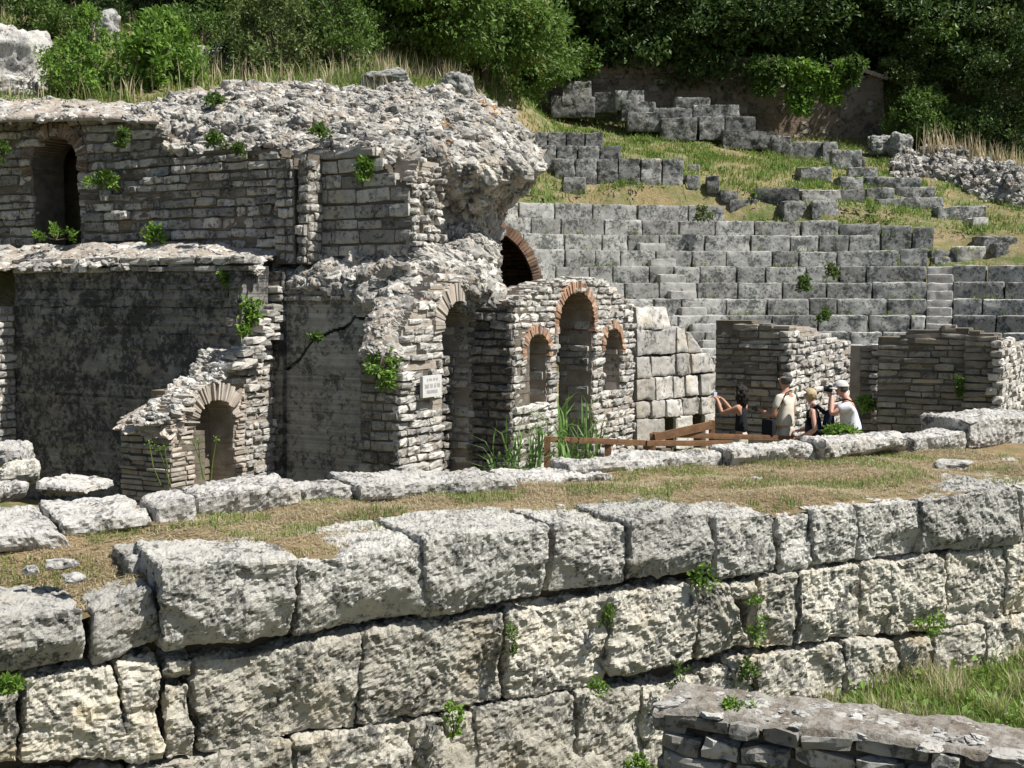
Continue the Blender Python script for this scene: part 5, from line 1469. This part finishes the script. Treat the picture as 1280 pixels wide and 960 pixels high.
for (px, py, Y, w, h, ls, hang, mat, lab) in [
    (478, 445, 17.45, .22, .42, .085, True, 'leaf_bright', 'large caper bush hanging from the pier left of the white plaque'),
    (455, 222, 19.2, .16, .26, .075, False, 'leaf_bright', 'bright plant on the upper wall above the pier'),
    (315, 372, 18.6, .18, .30, .095, True, 'leaf_bright', 'leafy fig shoot at the right top corner of the black wall'),
    (285, 340, 19.0, .10, .18, .085, True, 'leaf_bright', 'small plant under the ledge at the right of the black wall'),
    (305, 420, 18.5, .07, .12, .07, False, 'leaf_bright', 'tiny plant on the stepped edge of the niche buttress'),
    (192, 302, 20.6, .20, .24, .085, False, 'leaf_bright', 'pale leafed plant on the ledge of the black wall'),
    (130, 232, 21.2, .30, .18, .085, False, 'leaf_bright', 'green plant on the step right of the dark arched doorway'),
    (155, 185, 21.0, .12, .30, .07, False, 'leaf_mid', 'trailing plant on the wall right of the dark arched doorway'),
    (70, 300, 21.2, .35, .22, .07, False, 'leaf_bright', 'weeds growing on the threshold of the dark arched doorway'),
    (5, 205, 22.0, .14, .35, .075, False, 'leaf_mid', 'plant at the left frame edge beside the arched doorway'),
    (268, 180, 20.2, .15, .16, .07, False, 'leaf_mid', 'small plant below the left end of the rubble crest'),
    (298, 192, 19.9, .10, .12, .06, False, 'leaf_mid', 'little tuft on the stepped upper wall under the crest'),
    (400, 172, 19.7, .16, .14, .07, False, 'leaf_mid', 'plant on the crest above the squared upper wall'),
    (270, 132, 21.7, .18, .16, .07, False, 'leaf_mid', 'plant in the middle of the rubble crest'),
    (395, 425, 18.2, .10, .08, .05, False, 'leaf_mid', 'moss like plant growing in the crack of the plastered wall'),
    (1200, 470, 20.1, .05, .30, .06, True, 'leaf_mid', 'little vine on the wide dark masonry wall'),
    (1082, 512, 21.2, .14, .20, .09, False, 'leaf_bright', 'bright plant at the foot of the narrow shaded pier'),
    (1048, 541, 13.0, .16, .06, .055, False, 'leaf_bright', 'bright leafy weed on the kerb block below the man in the cap'),
    (1040, 345, 30.2, .16, .26, .09, False, 'leaf_olive', 'brownish plant growing between two seats of the theatre'),
    (1005, 362, 29.6, .14, .30, .09, False, 'leaf_mid', 'green plant between two seats left of the brownish one'),
    (874, 275, 33.0, .40, .30, .10, False, 'leaf_olive', 'low weed against the right end of the top seat row'),
    (1030, 400, 28.4, .14, .24, .08, False, 'leaf_mid', 'plant between the lower seats behind the sunlit masonry')]:
    shrub('wall_plant', lab, gp(px, py, Y), w, h, 14, 22, ls, M[mat], 'plant', PG, hang=hang, depth=w * .7, stem_r=.008)
FGp = 'weeds growing in the joints of the front wall'
for (px, py, off, w, h, ls, mat, lab) in [(878,724,.12,.10,.12,.045,'leaf_bright','bright weed under the joint of two top blocks at the middle right'),
    (567,905,.12,.09,.22,.040,'leaf_bright','tall bright weed in a joint at the bottom centre of the wall'),
    (945,778,.12,.07,.36,.040,'leaf_bright','climbing weed in the joint right of the broken block'),
    (1165,785,.14,.17,.16,.045,'leaf_bright','spreading weed between two lower blocks at the right'),
    (935,842,.10,.07,.16,.040,'leaf_mid','weed climbing from the lowest course below the climbing one'),
    (748,860,.10,.08,.10,.030,'leaf_bright','low weed in the joint below the tall block with a hole'),
    (640,800,.06,.03,.26,.030,'leaf_mid','thin weed in the upright joint near the wall centre'),
    (760,775,.08,.05,.14,.035,'leaf_mid','small weed beside the notch of the broken block'),
    (10,858,.10,.08,.07,.040,'leaf_bright','weed under the leftmost top block'),
    (850,850,.14,.10,.20,.030,'leaf_mid','sparse weed at the base of the wall behind the low wall'),
    (800,955,.10,.12,.12,.045,'leaf_bright','bright weed left of the low dark wall at the bottom edge'),
    (920,880,.30,.09,.06,.035,'leaf_bright','weed growing on top of the low dark wall')]:
    p = PL(px, py, WO + WN * off, WN)
    if 'on top of the low' in lab: p = G(px, 883, ztop + .02)
    shrub('weed', lab, p - np.array([0, 0, h * .4]), w, h, 12, 14, ls, M[mat], 'weed', FGp, depth=.05, stem_r=.004)

# reeds in front of the triple arched wall
def reed(label, px, Y, h, n):
    p = P(px, 560, Y); p[2] = .25
    root = empty('reed', p, label, 'reed', 'tall green reeds growing in front of the triple arched wall'); root['kind'] = 'thing'
    mbs = MB(); mb = MB()
    for i in range(n):
        b = p + np.array([rs.normal(0, .14), rs.normal(0, .12), 0]); hh_ = h * rs.uniform(.7, 1.1)
        t = b + np.array([rs.normal(0, .12), rs.normal(0, .1), hh_])
        tube(mbs, [b, (b + t) / 2 + rs.normal(0, .02, 3), t], [.010, .008, .003], 5)
        k = 9
        ps = b + (t - b) * np.linspace(.3, .98, k)[:, None]
        blades(mb, ps, np.full(k, .42), np.full(k, .028), lean=1.25, bend=.75)
    mb.build('blade', M['reed'], root); mbs.build('stalk', M['reed'], root)
for px, Y, h, n, lab in [(640,16.6,1.05,7,'lowest reed clump at the left, in front of the shaded wall end'),(672,16.9,1.1,7,'reed clump in front of the left arched window'),(703,16.6,1.42,9,'tallest reed clump in front of the tall brick arch'),(728,17.0,1.2,7,'right reed clump beside the wooden rail'),(690,15.8,.95,6,'short reed clump nearest the kerb block')]:
    reed(lab, px, Y, h, n)
def stalk(label, px, py, z0, h, n):
    p = G(px, py, z0); root = empty('dry_stalk', p, label, 'weed', 'tall flowering weeds in front of the black wall'); root['kind'] = 'thing'
    mb = MB(); mf = MB()
    for i in range(n):
        b = p + np.array([rs.normal(0, .05), rs.normal(0, .03), 0]); t = b + np.array([rs.normal(.03, .06), rs.normal(0, .04), h * rs.uniform(.75, 1.05)])
        tube(mb, [b, (b + t) / 2 + rs.normal(0, .012, 3), t], [.006, .005, .003], 5)
        v = rs.normal(size=(26, 3)) * .016; leaves(mf, t + v, .02, up=.1)
    mb.build('stem', M['mixgrass'], root); mf.build('flower_head', M['leaf_bright'], root)['kind'] = 'stuff'
stalk('pair of thin weeds with yellow heads left of the niche', 207, 606, 1.6, .34, 3)
stalk('pair of thin weeds with yellow heads in front of the niche', 264, 600, 1.6, .42, 3)

# dry reeds on the right skyline
for k, (px, py, lab) in enumerate([(1168,180,'small dry reed clump right of the fieldstone heap top'),(1200,190,'dense dry reed clump in the middle behind the bank'),(1218,195,'tall dry reed clump behind the bank'),(1250,203,'dry reed clump over the right part of the bank'),(1276,210,'dry reed clump cut by the right frame edge')]):
    p = P(px, py + 12, 40.5); n = 70
    q = p + np.stack([rs.normal(0, .35, n), rs.normal(0, .2, n), np.zeros(n)], 1); mb = MB()
    blades(mb, q, np.full(n, .8), np.full(n, .035), lean=.4, a=.35 + .5 * rs.rand(n))
    tag(mb.build('dry_reed', M['straw'], None, loc=p), lab, 'reed', 'dry reeds on the right skyline', 'thing')

# ================================================================ GRASS
def scatter_px(n, x0, x1, y0, y1):
    out = []
    for i in range(n):
        p = on_ground(rs.uniform(x0, x1), rs.uniform(y0, y1))
        if p is not None: out.append(p)
    return np.array(out)
# hillside: sample visible slope on the ground plan
n = 170000
q = np.stack([rs.uniform(-13, 17, n), rs.uniform(23.6, 46, n)], 1)
z = ground_z(q); r = np.linalg.norm(q - CC, axis=1)
ok = (z > .5) & ((r > 15.2) | (q[:, 0] < -1.0)) & (np.abs(q[:, 0]) < q[:, 1] * .43)
q, z = q[ok], z[ok]; p3 = np.stack([q[:, 0], q[:, 1], z], 1)
dens = fbm(p3 * np.array([.8, .8, 0]), 4) + .35 * fbm(p3 * np.array([3, 3, 0]), 2)
left = q[:, 0] < 0
keep = rs.rand(len(q)) < np.clip(.62 + .9 * dens, .05, 1) * np.where(left, 1, .9)
p3, dens, left = p3[keep], dens[keep], left[keep]
mb = MB()
blades(mb, p3, np.where(left, .24, .17) * (0.6 + .8 * np.clip(dens + .4, 0, 1)), np.where(left, .022, .026), lean=.9, a=np.clip(np.where(left, .45, .52) + .25 * rs.normal(size=len(p3)) - .3 * dens, 0, 1), m=0)
tall = left & (rs.rand(len(p3)) < .12)
blades(mb, p3[tall], np.full(tall.sum(), .55), np.full(tall.sum(), .02), lean=.5, m=1)
wd_ = p3[(dens > .25) & (rs.rand(len(p3)) < .5)]
wd_ = np.repeat(wd_, 2, axis=0) + rs.normal(0, .06, (len(wd_) * 2, 3)) * np.array([1, 1, .3]) + np.array([0, 0, .06])
leaves(mb, wd_, .09, m=2, outward=np.array([0, 0, .6]))
tag(mb.build('hillside_grass', [M['mixgrass'], M['straw'], M['leaf_bright']]), 'mixed green and dry grass over the hillside', 'grass', kind='stuff')
# terrace straw
def terrace_pts(n, v0=-.14, v1=-2.15):
    u = rs.uniform(-2.4, 8.6, n); v = rs.uniform(v1, v0, n)
    p = WO + u[:, None] * WD + v[:, None] * WN
    p[:, 2] = terrace_z(u, v, p)
    return p
mb = MB()
p = terrace_pts(60000); p = p[fbm(p * np.array([1.1, 1.1, 0]) + 5, 4) + .35 * rs.normal(size=len(p)) > -.25]
blades(mb, p, np.full(len(p), .036), np.full(len(p), .004), lean=1.0, bend=1.15, m=0)
p = terrace_pts(48000); th = rs.rand(len(p)) * 6.28
L = .02 + .05 * rs.rand(len(p)); d = np.stack([np.cos(th), np.sin(th), rs.normal(.05, .12, len(p))], 1); w = np.stack([-np.sin(th), np.cos(th), np.zeros(len(p))], 1) * .0022
p[:, 2] += .006 + .012 * rs.rand(len(p))
V = np.stack([p - w, p + w, p + d * L[:, None] + w, p + d * L[:, None] - w], 1)
mb.add(V.reshape(-1, 3), q=np.arange(4 * len(p)).reshape(-1, 4), a=np.repeat(rs.rand(len(p)), 4), m=0)
p = terrace_pts(52000); g = fbm(p * np.array([1.6, 1.6, 0]), 4); p = p[g > .14]
blades(mb, p, np.full(len(p), .05), np.full(len(p), .006), lean=1.0, m=1)
tag(mb.build('terrace_grass', [M['straw'], M['mixgrass']]), 'dry mown grass with green tufts on the terrace', 'grass', kind='stuff')
# pebbles and crumbs of limestone in the straw
p = terrace_pts(420, v0=-.3); mb = MB(); rocks(mb, p, .006 + .022 * rs.rand(len(p)) ** 3, flat=.7, align=.8)
tag(mb.build('pebbles', [M['kerb']]), 'tiny limestone crumbs scattered in the dry terrace grass', 'pebbles', kind='stuff')
# green grass at the lower right
n = 24000; u = rs.uniform(3.2, 8.5, n); v = rs.uniform(.05, 2.8, n)
p = WO + u[:, None] * WD + v[:, None] * WN
p[:, 2] = ground_z(p[:, :2]) + .03 * fbm(p * np.array([.9, .9, 0]), 4)
g = fbm(p * np.array([2.2, 2.2, 0]), 3); mb = MB()
rel = p - RO; okk = ~(((rel @ RD) > -.1) & ((rel @ RN) > -.50) & ((rel @ RN) < .1))
p, g = p[okk], g[okk]
blades(mb, p, .09 + .15 * np.clip(g + .3, 0, 1), np.full(len(p), .009), lean=.9, m=0)
sel = g > .25; blades(mb, p[sel], np.full(sel.sum(), .24), np.full(sel.sum(), .006), lean=.7, m=1)
ps = p[rs.rand(len(p)) < .12]; leaves(mb, ps + np.array([0, 0, .12]) * rs.rand(len(ps))[:, None], .07, m=2)
tag(mb.build('lawn_grass', [M['grass'], M['straw'], M['leaf_bright']]), 'green grass and weeds at the foot of the front wall', 'grass', kind='stuff')
# tufts on the treads of the seating
mb = MB()
for kk, (R, z) in enumerate(zip(RAD, ROWZ)):
    n = 420; a = rs.uniform(ang(1270, R), ang(650, R), n); rr = R + .60 + .03 * rs.normal(size=n)
    pp = np.stack([CC[0] + np.cos(a) * rr, CC[1] + np.sin(a) * rr, np.full(n, z)], 1)
    gsel = fbm(pp * 1.7, 3) > .15
    blades(mb, pp[gsel], np.full(gsel.sum(), .13), np.full(gsel.sum(), .022), lean=1.0)
tag(mb.build('tread_grass', [M['mixgrass']]), 'short grass tufts growing on the treads of the theatre seats', 'grass', kind='stuff')

# ================================================================ WOODEN RAILING
rl = empty('wooden_railing', P(800, 555, 17.5), 'low brown wooden walkway railing behind the kerb blocks', 'railing')
def rail(name, p0, p1, w=.05, h=.075):
    mb = MB(); bar(mb, p0, p1, w, h); mb.build(name, M['wood'], rl)
A_, B_ = P(684, 549, 16.4), P(916, 554, 17.3)
rail('rail', A_, P(806, 553.5, 16.9)); rail('rail', P(808, 554, 16.9), B_)
rail('rail', P(816, 543, 18.4), P(996, 548, 18.9)); rail('brace', P(818, 547, 18.35), P(890, 531, 18.6), .05, .12)
for px, y0, Y in ((684, 545, 16.4), (808, 551, 16.95), (890, 525, 18.65), (816, 541, 18.4), (996, 546, 18.9), (760, 549, 16.75)):
    t = P(px, y0, Y); b = t.copy(); b[2] = .2; rail('post', b, t, .09, .09)

# ================================================================ PEOPLE
M['skin'] = flat_mat('tanned_skin', (0.44, 0.24, 0.16), (0.40, 0.21, 0.135), 8.0, rough=.55, spec=.35)
M['skin_f'] = flat_mat('light_skin', (0.56, 0.33, 0.25), (0.52, 0.28, 0.21), 8.0, rough=.55, spec=.35)
def cloth(name, c): return flat_mat(name, c, tuple(x * .85 for x in c), 14.0, rough=.9, bump=.25)
M['black_cloth'] = cloth('black_cloth', (0.012, 0.014, 0.018)); M['navy'] = cloth('navy_cloth', (0.018, 0.022, 0.05))
M['beige'] = cloth('beige_cloth', (0.62, 0.58, 0.48)); M['white_cloth'] = cloth('white_cloth', (0.74, 0.74, 0.78)); M['khaki'] = cloth('pale_khaki_cloth', (0.50, 0.46, 0.39))
M['jean'] = cloth('dark_trouser_cloth', (0.03, 0.032, 0.045)); M['shoe'] = cloth('shoe_leather', (0.05, 0.035, 0.025)); M['cap'+'_cloth'] = cloth('pale_cap_cloth', (0.58, 0.57, 0.53))
M['hair_black'] = flat_mat('black_hair', (0.012, 0.010, 0.009), (0.03, 0.024, 0.02), 30.0, rough=.5, bump=.8); M['hair_grey'] = flat_mat('dark_grey_hair', (0.06, 0.055, 0.05), (0.10, 0.095, 0.09), 30.0, bump=.6)
M['hair_blond'] = flat_mat('pale_blond_hair', (0.58, 0.46, 0.28), (0.44, 0.33, 0.19), 30.0, bump=.8)
M['black_plastic'] = flat_mat('black_plastic', (0.012, 0.012, 0.013), (0.016, 0.016, 0.017), 5.0, rough=.35, spec=.5); M['silver'] = flat_mat('silver_plastic', (0.45, 0.52, 0.60), (0.40, 0.47, 0.55), 5.0, rough=.3, spec=.5)
M['eye'] = flat_mat('eye_white', (0.6, 0.58, 0.55), (0.5, 0.48, 0.45), 5.0, rough=.3)

def skin_mesh(name, verts, edges, radii, mat, parent, sub=2, flat=None):
    me = bpy.data.meshes.new(name); me.from_pydata([tuple(v) for v in verts], edges, [])
    o = bpy.data.objects.new(name, me); COL.objects.link(o)
    md = o.modifiers.new('skin', 'SKIN'); md.use_smooth_shade = True; md.branch_smoothing = .6
    for i, r in enumerate(radii):
        sv = me.skin_vertices[0].data[i]; sv.radius = (r, r) if isinstance(r, (int, float)) else r
    me.skin_vertices[0].data[0].use_root = True
    s = o.modifiers.new('sub', 'SUBSURF'); s.levels = sub; s.render_levels = sub
    dg = bpy.context.evaluated_depsgraph_get()
    m2 = bpy.data.meshes.new_from_object(o.evaluated_get(dg))
    bpy.data.objects.remove(o)
    if flat:
        for v in m2.vertices:
            w = max(0, min(1, (v.co.z - .80) / .1)) * max(0, min(1, (1.50 - v.co.z) / .08)) * (1 if abs(v.co.x) < .24 and v.co.y < .16 else 0)
            v.co.y *= 1 - (1 - flat) * w
    m2.materials.clear(); m2.materials.append(mat)
    for p_ in m2.polygons: p_.use_smooth = True
    m2.name = name
    o = bpy.data.objects.new(name, m2); COL.objects.link(o); o.parent = parent
    return o
def V3(*a): return np.array(a, float)
def person(label, px, Y, head_y, face, arms, skin, top, trousers, sleeve, hair, lean=0.0, stout=1.0, group='tourists looking at the ruins', nod=0.0):
    loc = P(px, 500, Y); loc[2] = .2
    ztop_ = P(px, head_y, Y)[2]; H = (ztop_ - .2) / 1.745
    root = empty('person', loc, label, 'person', group); root['kind'] = 'thing'
    root.rotation_euler = (0, 0, math.atan2(-face[0], face[1])); root.scale = (H,) * 3
    def L(x, y, z):                              # forward lean grows above the hips
        return V3(x, y + max(0, z - .95) * lean, z)
    s = stout
    v = [L(0, 0, .95), L(0, 0, 1.09), L(0, .005, 1.27), L(0, 0, 1.40), L(0, -.005, 1.475), L(0, .012, 1.535), L(0, .03 + nod * .02, 1.575), L(0, .022 + nod * .05, 1.645), L(0, .01 + nod * .06, 1.70)]
    r = [.150 * s, .138 * s, .150 * s, .118, .060, .054, (.060, .068), (.074, .090), (.058, .070)]
    e = [(0, 1), (1, 2), (2, 3), (3, 4), (4, 5), (5, 6), (6, 7), (7, 8)]
    def add(pv, rad, prev): v.append(np.asarray(pv, float)); r.append(rad); e.append((prev, len(v) - 1)); return len(v) - 1
    add(L(0, .118 + nod * .04, 1.622), .013, 7)                                   # nose
    for sx in (-1, 1): add(L(sx * .082, .015 + nod * .03, 1.635), .014, 7)        # ears
    for sx in (-1, 1):
        h_ = add(L(sx * .088, 0, .90), .092 * s, 0); k_ = add(V3(sx * .10, .015, .50), .060, h_); a_ = add(V3(sx * .105, -.02, .10), .042, k_); add(V3(sx * .12, .10, .045), .036, a_)
    armj = {}
    for sx, key in ((-1, 'l'), (1, 'r')):
        el, wr, hd = [np.asarray(t, float) for t in arms[key]]
        sh = add(L(sx * .175 * (.6 + .4 * s), 0, 1.415), .062, 3); ei = add(el, .042, sh); mid = add((el + wr) / 2 + V3(0, 0, -.004), .040, ei); wi = add(wr, .027, mid)
        dirv = hd / np.linalg.norm(hd); side = np.cross(dirv, V3(0, 0, 1) if abs(dirv[2]) < .9 else V3(0, 1, 0)); side /= np.linalg.norm(side); nrm = np.cross(side, dirv)
        pm = add(wr + dirv * .055, .030, wi)
        for fi, fl in enumerate((.060, .070, .066, .052)):
            off = side * (fi - 1.5) * .021
            b = add(wr + dirv * .088 + off, .0095, pm); c_ = add(wr + dirv * (.088 + fl * .55) + off - nrm * .014, .0088, b); add(wr + dirv * (.088 + fl * .8) + off - nrm * .040, .0078, c_)
        inward = -1 if sx > 0 else 1
        t1 = add(wr + dirv * .050 + side * .042 * inward - nrm * .012, .0105, pm); add(wr + dirv * .088 + side * .048 * inward - nrm * .032, .0088, t1)
        armj[key] = (L(sx * .175 * (.6 + .4 * s), 0, 1.415), el, wr)
    skin_mesh('body', v, e, r, skin, root, flat=.78)
    # clothes follow the body as shells
    tv = [L(0, 0, .965), L(0, 0, 1.09), L(0, .005, 1.27), L(0, 0, 1.405)]; tr_ = [.176 * s, .158 * s, .166 * s, .130]; te = [(0, 1), (1, 2), (2, 3)]
    if sleeve > 0:
        tv.append(L(0, -.004, 1.455)); tr_.append(.072); te.append((3, 4))
        for key in 'lr':
            sh, el, _ = armj[key]; tv.append(sh); tr_.append(.078); te.append((3, len(tv) - 1)); tv.append(sh + (el - sh) * sleeve); tr_.append(.064); te.append((len(tv) - 2, len(tv) - 1))
    else:
        for sx in (-1, 1): tv.append(L(sx * .10, -.01, 1.44)); tr_.append(.042); te.append((3, len(tv) - 1))
    skin_mesh('shirt', tv, te, tr_, top, root, flat=.80)
    pv = [L(0, 0, 1.05), L(0, -.01, .92)]; pr2 = [.158 * s, .188 * s]; pe = [(0, 1)]
    for sx in (-1, 1):
        i0 = len(pv); pv += [V3(sx * .092, 0, .84), V3(sx * .10, .012, .50), V3(sx * .105, -.015, .12)]; pr2 += [.118 * s, .08, .066]; pe += [(1, i0), (i0, i0 + 1), (i0 + 1, i0 + 2)]
    skin_mesh('trousers', pv, pe, pr2, trousers, root, flat=.86)
    for sx in (-1, 1):
        skin_mesh('shoe', [V3(sx * .105, -.05, .05), V3(sx * .112, .04, .045), V3(sx * .12, .15, .035)], [(0, 1), (1, 2)], [.045, .046, .038], M['shoe'], root)
    for sx in (-1, 1):
        mb = MB(); vv, tt = _IV * .013, _IT; mb.add(L(sx * .033, .098 + nod * .045, 1.650) + vv, t=tt); o = mb.build('eye', M['eye'], None, smooth=True); o.parent = root
    # hair
    hc = L(0, .008 + nod * .05, 1.655); vv, tt = _ico(4)
    kind, hm = hair
    dirs = vv
    mask_front = (dirs[:, 1] > .35) & (dirs[:, 2] < .45)
    if kind == 'curly':
        rad = .118 + .040 * fbm(dirs * 4.2, 3) ; sc3 = V3(1.0, 1.0, 1.08)
        pos = dirs * rad[:, None] * sc3; low = np.clip(-dirs[:, 2], 0, 1); pos[:, 2] -= low * .13; pos[:, 1] -= low * .03; pos[:, 0] *= 1 + .15 * low
        pos[mask_front, 1] = np.minimum(pos[mask_front, 1], .045)
    elif kind == 'short':
        rad = .104 + .012 * fbm(dirs * 6, 3); pos = dirs * rad[:, None] * V3(.92, 1.02, .98); pos[mask_front, 1] = np.minimum(pos[mask_front, 1], .05); pos[:, 2] = np.maximum(pos[:, 2], -.085)
    elif kind == 'bald':
        rad = .100 + .005 * fbm(dirs * 6, 3); pos = dirs * rad[:, None] * V3(.90, 1.0, .95); pos[:, 1] = np.minimum(pos[:, 1], .02); pos[:, 2] = np.clip(pos[:, 2], -.07, .028)
    else:   # under a cap
        rad = .099 + .005 * fbm(dirs * 6, 3); pos = dirs * rad[:, None] * V3(.90, 1.0, .95); pos[:, 1] = np.minimum(pos[:, 1], .015); pos[:, 2] = np.clip(pos[:, 2], -.06, .03)
    mb = MB(); mb.add(hc + pos, t=tt); o = mb.build('hair', hm, None, smooth=True); o.parent = root
    if kind == 'cap':
        d2 = dirs.copy(); pos = d2 * V3(.098, .112, .102); pos[:, 2] = np.maximum(pos[:, 2], .012)
        mb = MB(); mb.add(hc + V3(0, .004, .012) + pos, t=tt)
        ph = np.linspace(-1.15, 1.15, 13); rows = [hc + V3(math.sin(a) * rr_ * .9, .012 + math.cos(a) * rr_, .026 - dz - .02 * abs(a)) for rr_, dz in ((.095, 0), (.185, .018)) for a in ph]
        th_ = [x - V3(0, 0, .006) for x in rows]
        q_ = [[i, i + 1, 13 + i + 1, 13 + i] for i in range(12)]
        mb.add(rows + th_, q=q_ + [[26 + a, 26 + d, 26 + c, 26 + b] for a, b, c, d in q_] + [[13 + i, 13 + i + 1, 39 + i + 1, 39 + i] for i in range(12)])
        o = mb.build('cap', M['cap_cloth'], None, smooth=True); o.parent = root
    root['h'] = H
    return root, (lambda p: np.array(root.location) + np.array(Matrix.Rotation(root.rotation_euler.z, 3, 'Z') @ Vector(tuple(np.asarray(p) * H)))), H

def camera_prop(label, centre, face, size, mat, lens_r, lens_l):
    f = np.array([face[0], face[1], 0.0]); f /= np.linalg.norm(f); x = np.array([f[1], -f[0], 0])
    root = empty('camera_in_hand', centre, label, 'camera'); root['kind'] = 'thing'
    w, d, h = size; V, Q = cube_grid(4, 4, 4); hh = np.array([w, d, h]) / 2; pos, _ = rounded(V * hh, hh, min(hh) * .4)
    mb = MB(); mb.add(centre + pos[:, :1] * x + pos[:, 1:2] * f + pos[:, 2:] * V3(0, 0, 1), q=Q); mb.build('camera_body', mat, root, smooth=True)
    mb = MB(); tube(mb, [centre + f * d * .4, centre + f * (d * .5 + lens_l)], [lens_r, lens_r * .92], 14); mb.build('lens', M['black_plastic'], root)
    mb = MB(); bar(mb, centre + V3(0, 0, h * .45) - x * w * .12, centre + V3(0, 0, h * .45) + x * w * .12, d * .6, h * .3); mb.build('viewfinder', M['black_plastic'], root)

# woman with the silver camera
pw, tw, hw = person('woman with dark curly hair and black tank top holding a small silver camera up', 927, 19.5, 484, (-.82, .57),
    {'l': [(-.17, .27, 1.30), (-.10, .40, 1.53), (.05, .10, .05)], 'r': [(.19, .25, 1.30), (.08, .40, 1.53), (-.05, .10, .05)]}, M['skin'], M['black_cloth'], M['khaki'], 0, ('curly', M['hair_black']), stout=.86)
camera_prop('small silver compact camera held up by the curly haired woman', tw((0, .50, 1.60)), (-.82, .57), (.11, .04, .075), M['silver'], .022, .03)
# man with grey fringe
pm_, tm, hm_ = person('bald crowned man in a beige shirt seen from behind, black bag at his hip', 982, 19.0, 466, (-.72, .69),
    {'l': [(-.24, .05, 1.13), (-.16, .28, 1.20), (.10, .10, .02)], 'r': [(.24, .02, 1.13), (.20, .26, 1.12), (-.08, .10, -.02)]}, M['skin'], M['beige'], M['khaki'], .62, ('bald', M['hair_grey']), stout=1.0)
camera_prop('black camera held at chest height by the man in the beige shirt', tm((-.06, .42, 1.22)), (-.72, .69), (.13, .06, .09), M['black_plastic'], .035, .06)
cb = tm((-.27, .10, .98)); bg_ = empty('camera_bag', cb, 'black camera bag hanging at the hip of the man in the beige shirt', 'bag'); bg_['kind'] = 'thing'
V, Q = cube_grid(5, 5, 5); hh = V3(.055, .10, .13); pos, _ = rounded(V * hh, hh, .03)
mb = MB(); mb.add(cb + pos @ np.array(Matrix.Rotation(-.8, 3, 'Z')), q=Q); mb.build('bag_body', M['black_cloth'], bg_, smooth=True)
mb = MB(); tube(mb, [cb + V3(0, 0, .1), tm((-.22, -.02, 1.25)), tm((-.12, -.08, 1.47)), tm((.02, -.085, 1.50))], [.010] * 4, 6); mb.build('strap', M['black_cloth'], bg_)
# blonde woman with rucksack
pb, tb, hb = person('blonde short haired woman in a dark sleeveless top, leaning with her arm bent', 1020, 18.7, 486, (-.93, .30),
    {'l': [(-.25, -.02, 1.12), (-.20, .22, 1.00), (.02, .10, -.03)], 'r': [(.24, .03, 1.12), (.18, .24, 1.06), (-.05, .10, 0)]}, M['skin_f'], M['navy'], M['jean'], 0, ('short', M['hair_blond']), lean=.10, stout=1.06, nod=.3)
c = tb((.02, -.20, 1.20)); rk = empty('rucksack', c, 'navy rucksack on the back of the blonde woman', 'rucksack'); rk['kind'] = 'thing'
V, Q = cube_grid(8, 8, 8); hh = V3(.145, .085, .20); pos, _ = rounded(V * hh, hh, .07); pos[:, 1] *= 1 - .35 * np.clip(pos[:, 2] / .2, 0, 1)
Rm = np.array(Matrix.Rotation(pb.rotation_euler.z, 3, 'Z'))
mb = MB(); mb.add(c + (pos + .010 * fbm(pos * 14, 2)[:, None]) @ Rm.T, q=Q); mb.build('pack', M['navy'], rk, smooth=True)
mb = MB(); hh2 = V3(.10, .035, .085); p2, _ = rounded(V * hh2, hh2, .03); mb.add(c + (p2 + V3(0, -.085, -.09)) @ Rm.T, q=Q); mb.build('front_pocket', M['navy'], rk, smooth=True)
for sx in (-1, 1):
    mb = MB(); tube(mb, [tb((sx * .11, -.14, 1.36)), tb((sx * .12, -.02, 1.475)), tb((sx * .125, .12, 1.38)), tb((sx * .14, .11, 1.20)), tb((sx * .15, -.10, 1.06))], [.022] * 5, 6); mb.build('strap', M['black_cloth'], rk)
# man with cap
pc_, tc, hc_ = person('man in a pale cap and white t-shirt leaning forward with a camera at his eye', 1068, 18.5, 477, (-.97, .18),
    {'l': [(-.22, .34, 1.28), (-.09, .32, 1.55), (.07, .09, .05)], 'r': [(.22, .33, 1.28), (.09, .32, 1.55), (-.07, .09, .05)]}, M['skin_f'], M['white_cloth'], M['jean'], .6, ('cap', M['hair_grey']), lean=.22, stout=1.10, nod=.5)
camera_prop('black camera pressed to the eye of the man in the pale cap', tc((0, .345, 1.635)), (-.97, .18), (.14, .07, .10), M['black_plastic'], .042, .06)
cst = tc((.02, .05, 1.3)); 
mb = MB(); tube(mb, [tc((-.05, .27, 1.45)), tc((-.13, .12, 1.50)), tc((-.12, -.02, 1.44)), tc((-.02, -.10, 1.25)), tc((.12, -.12, 1.05)), tc((.17, -.06, .98))], [.012] * 6, 6)
o = mb.build('shoulder_strap', M['black_cloth'], None, loc=cst); tag(o, 'thin black strap across the white t-shirt of the man in the cap', 'strap', kind='thing')
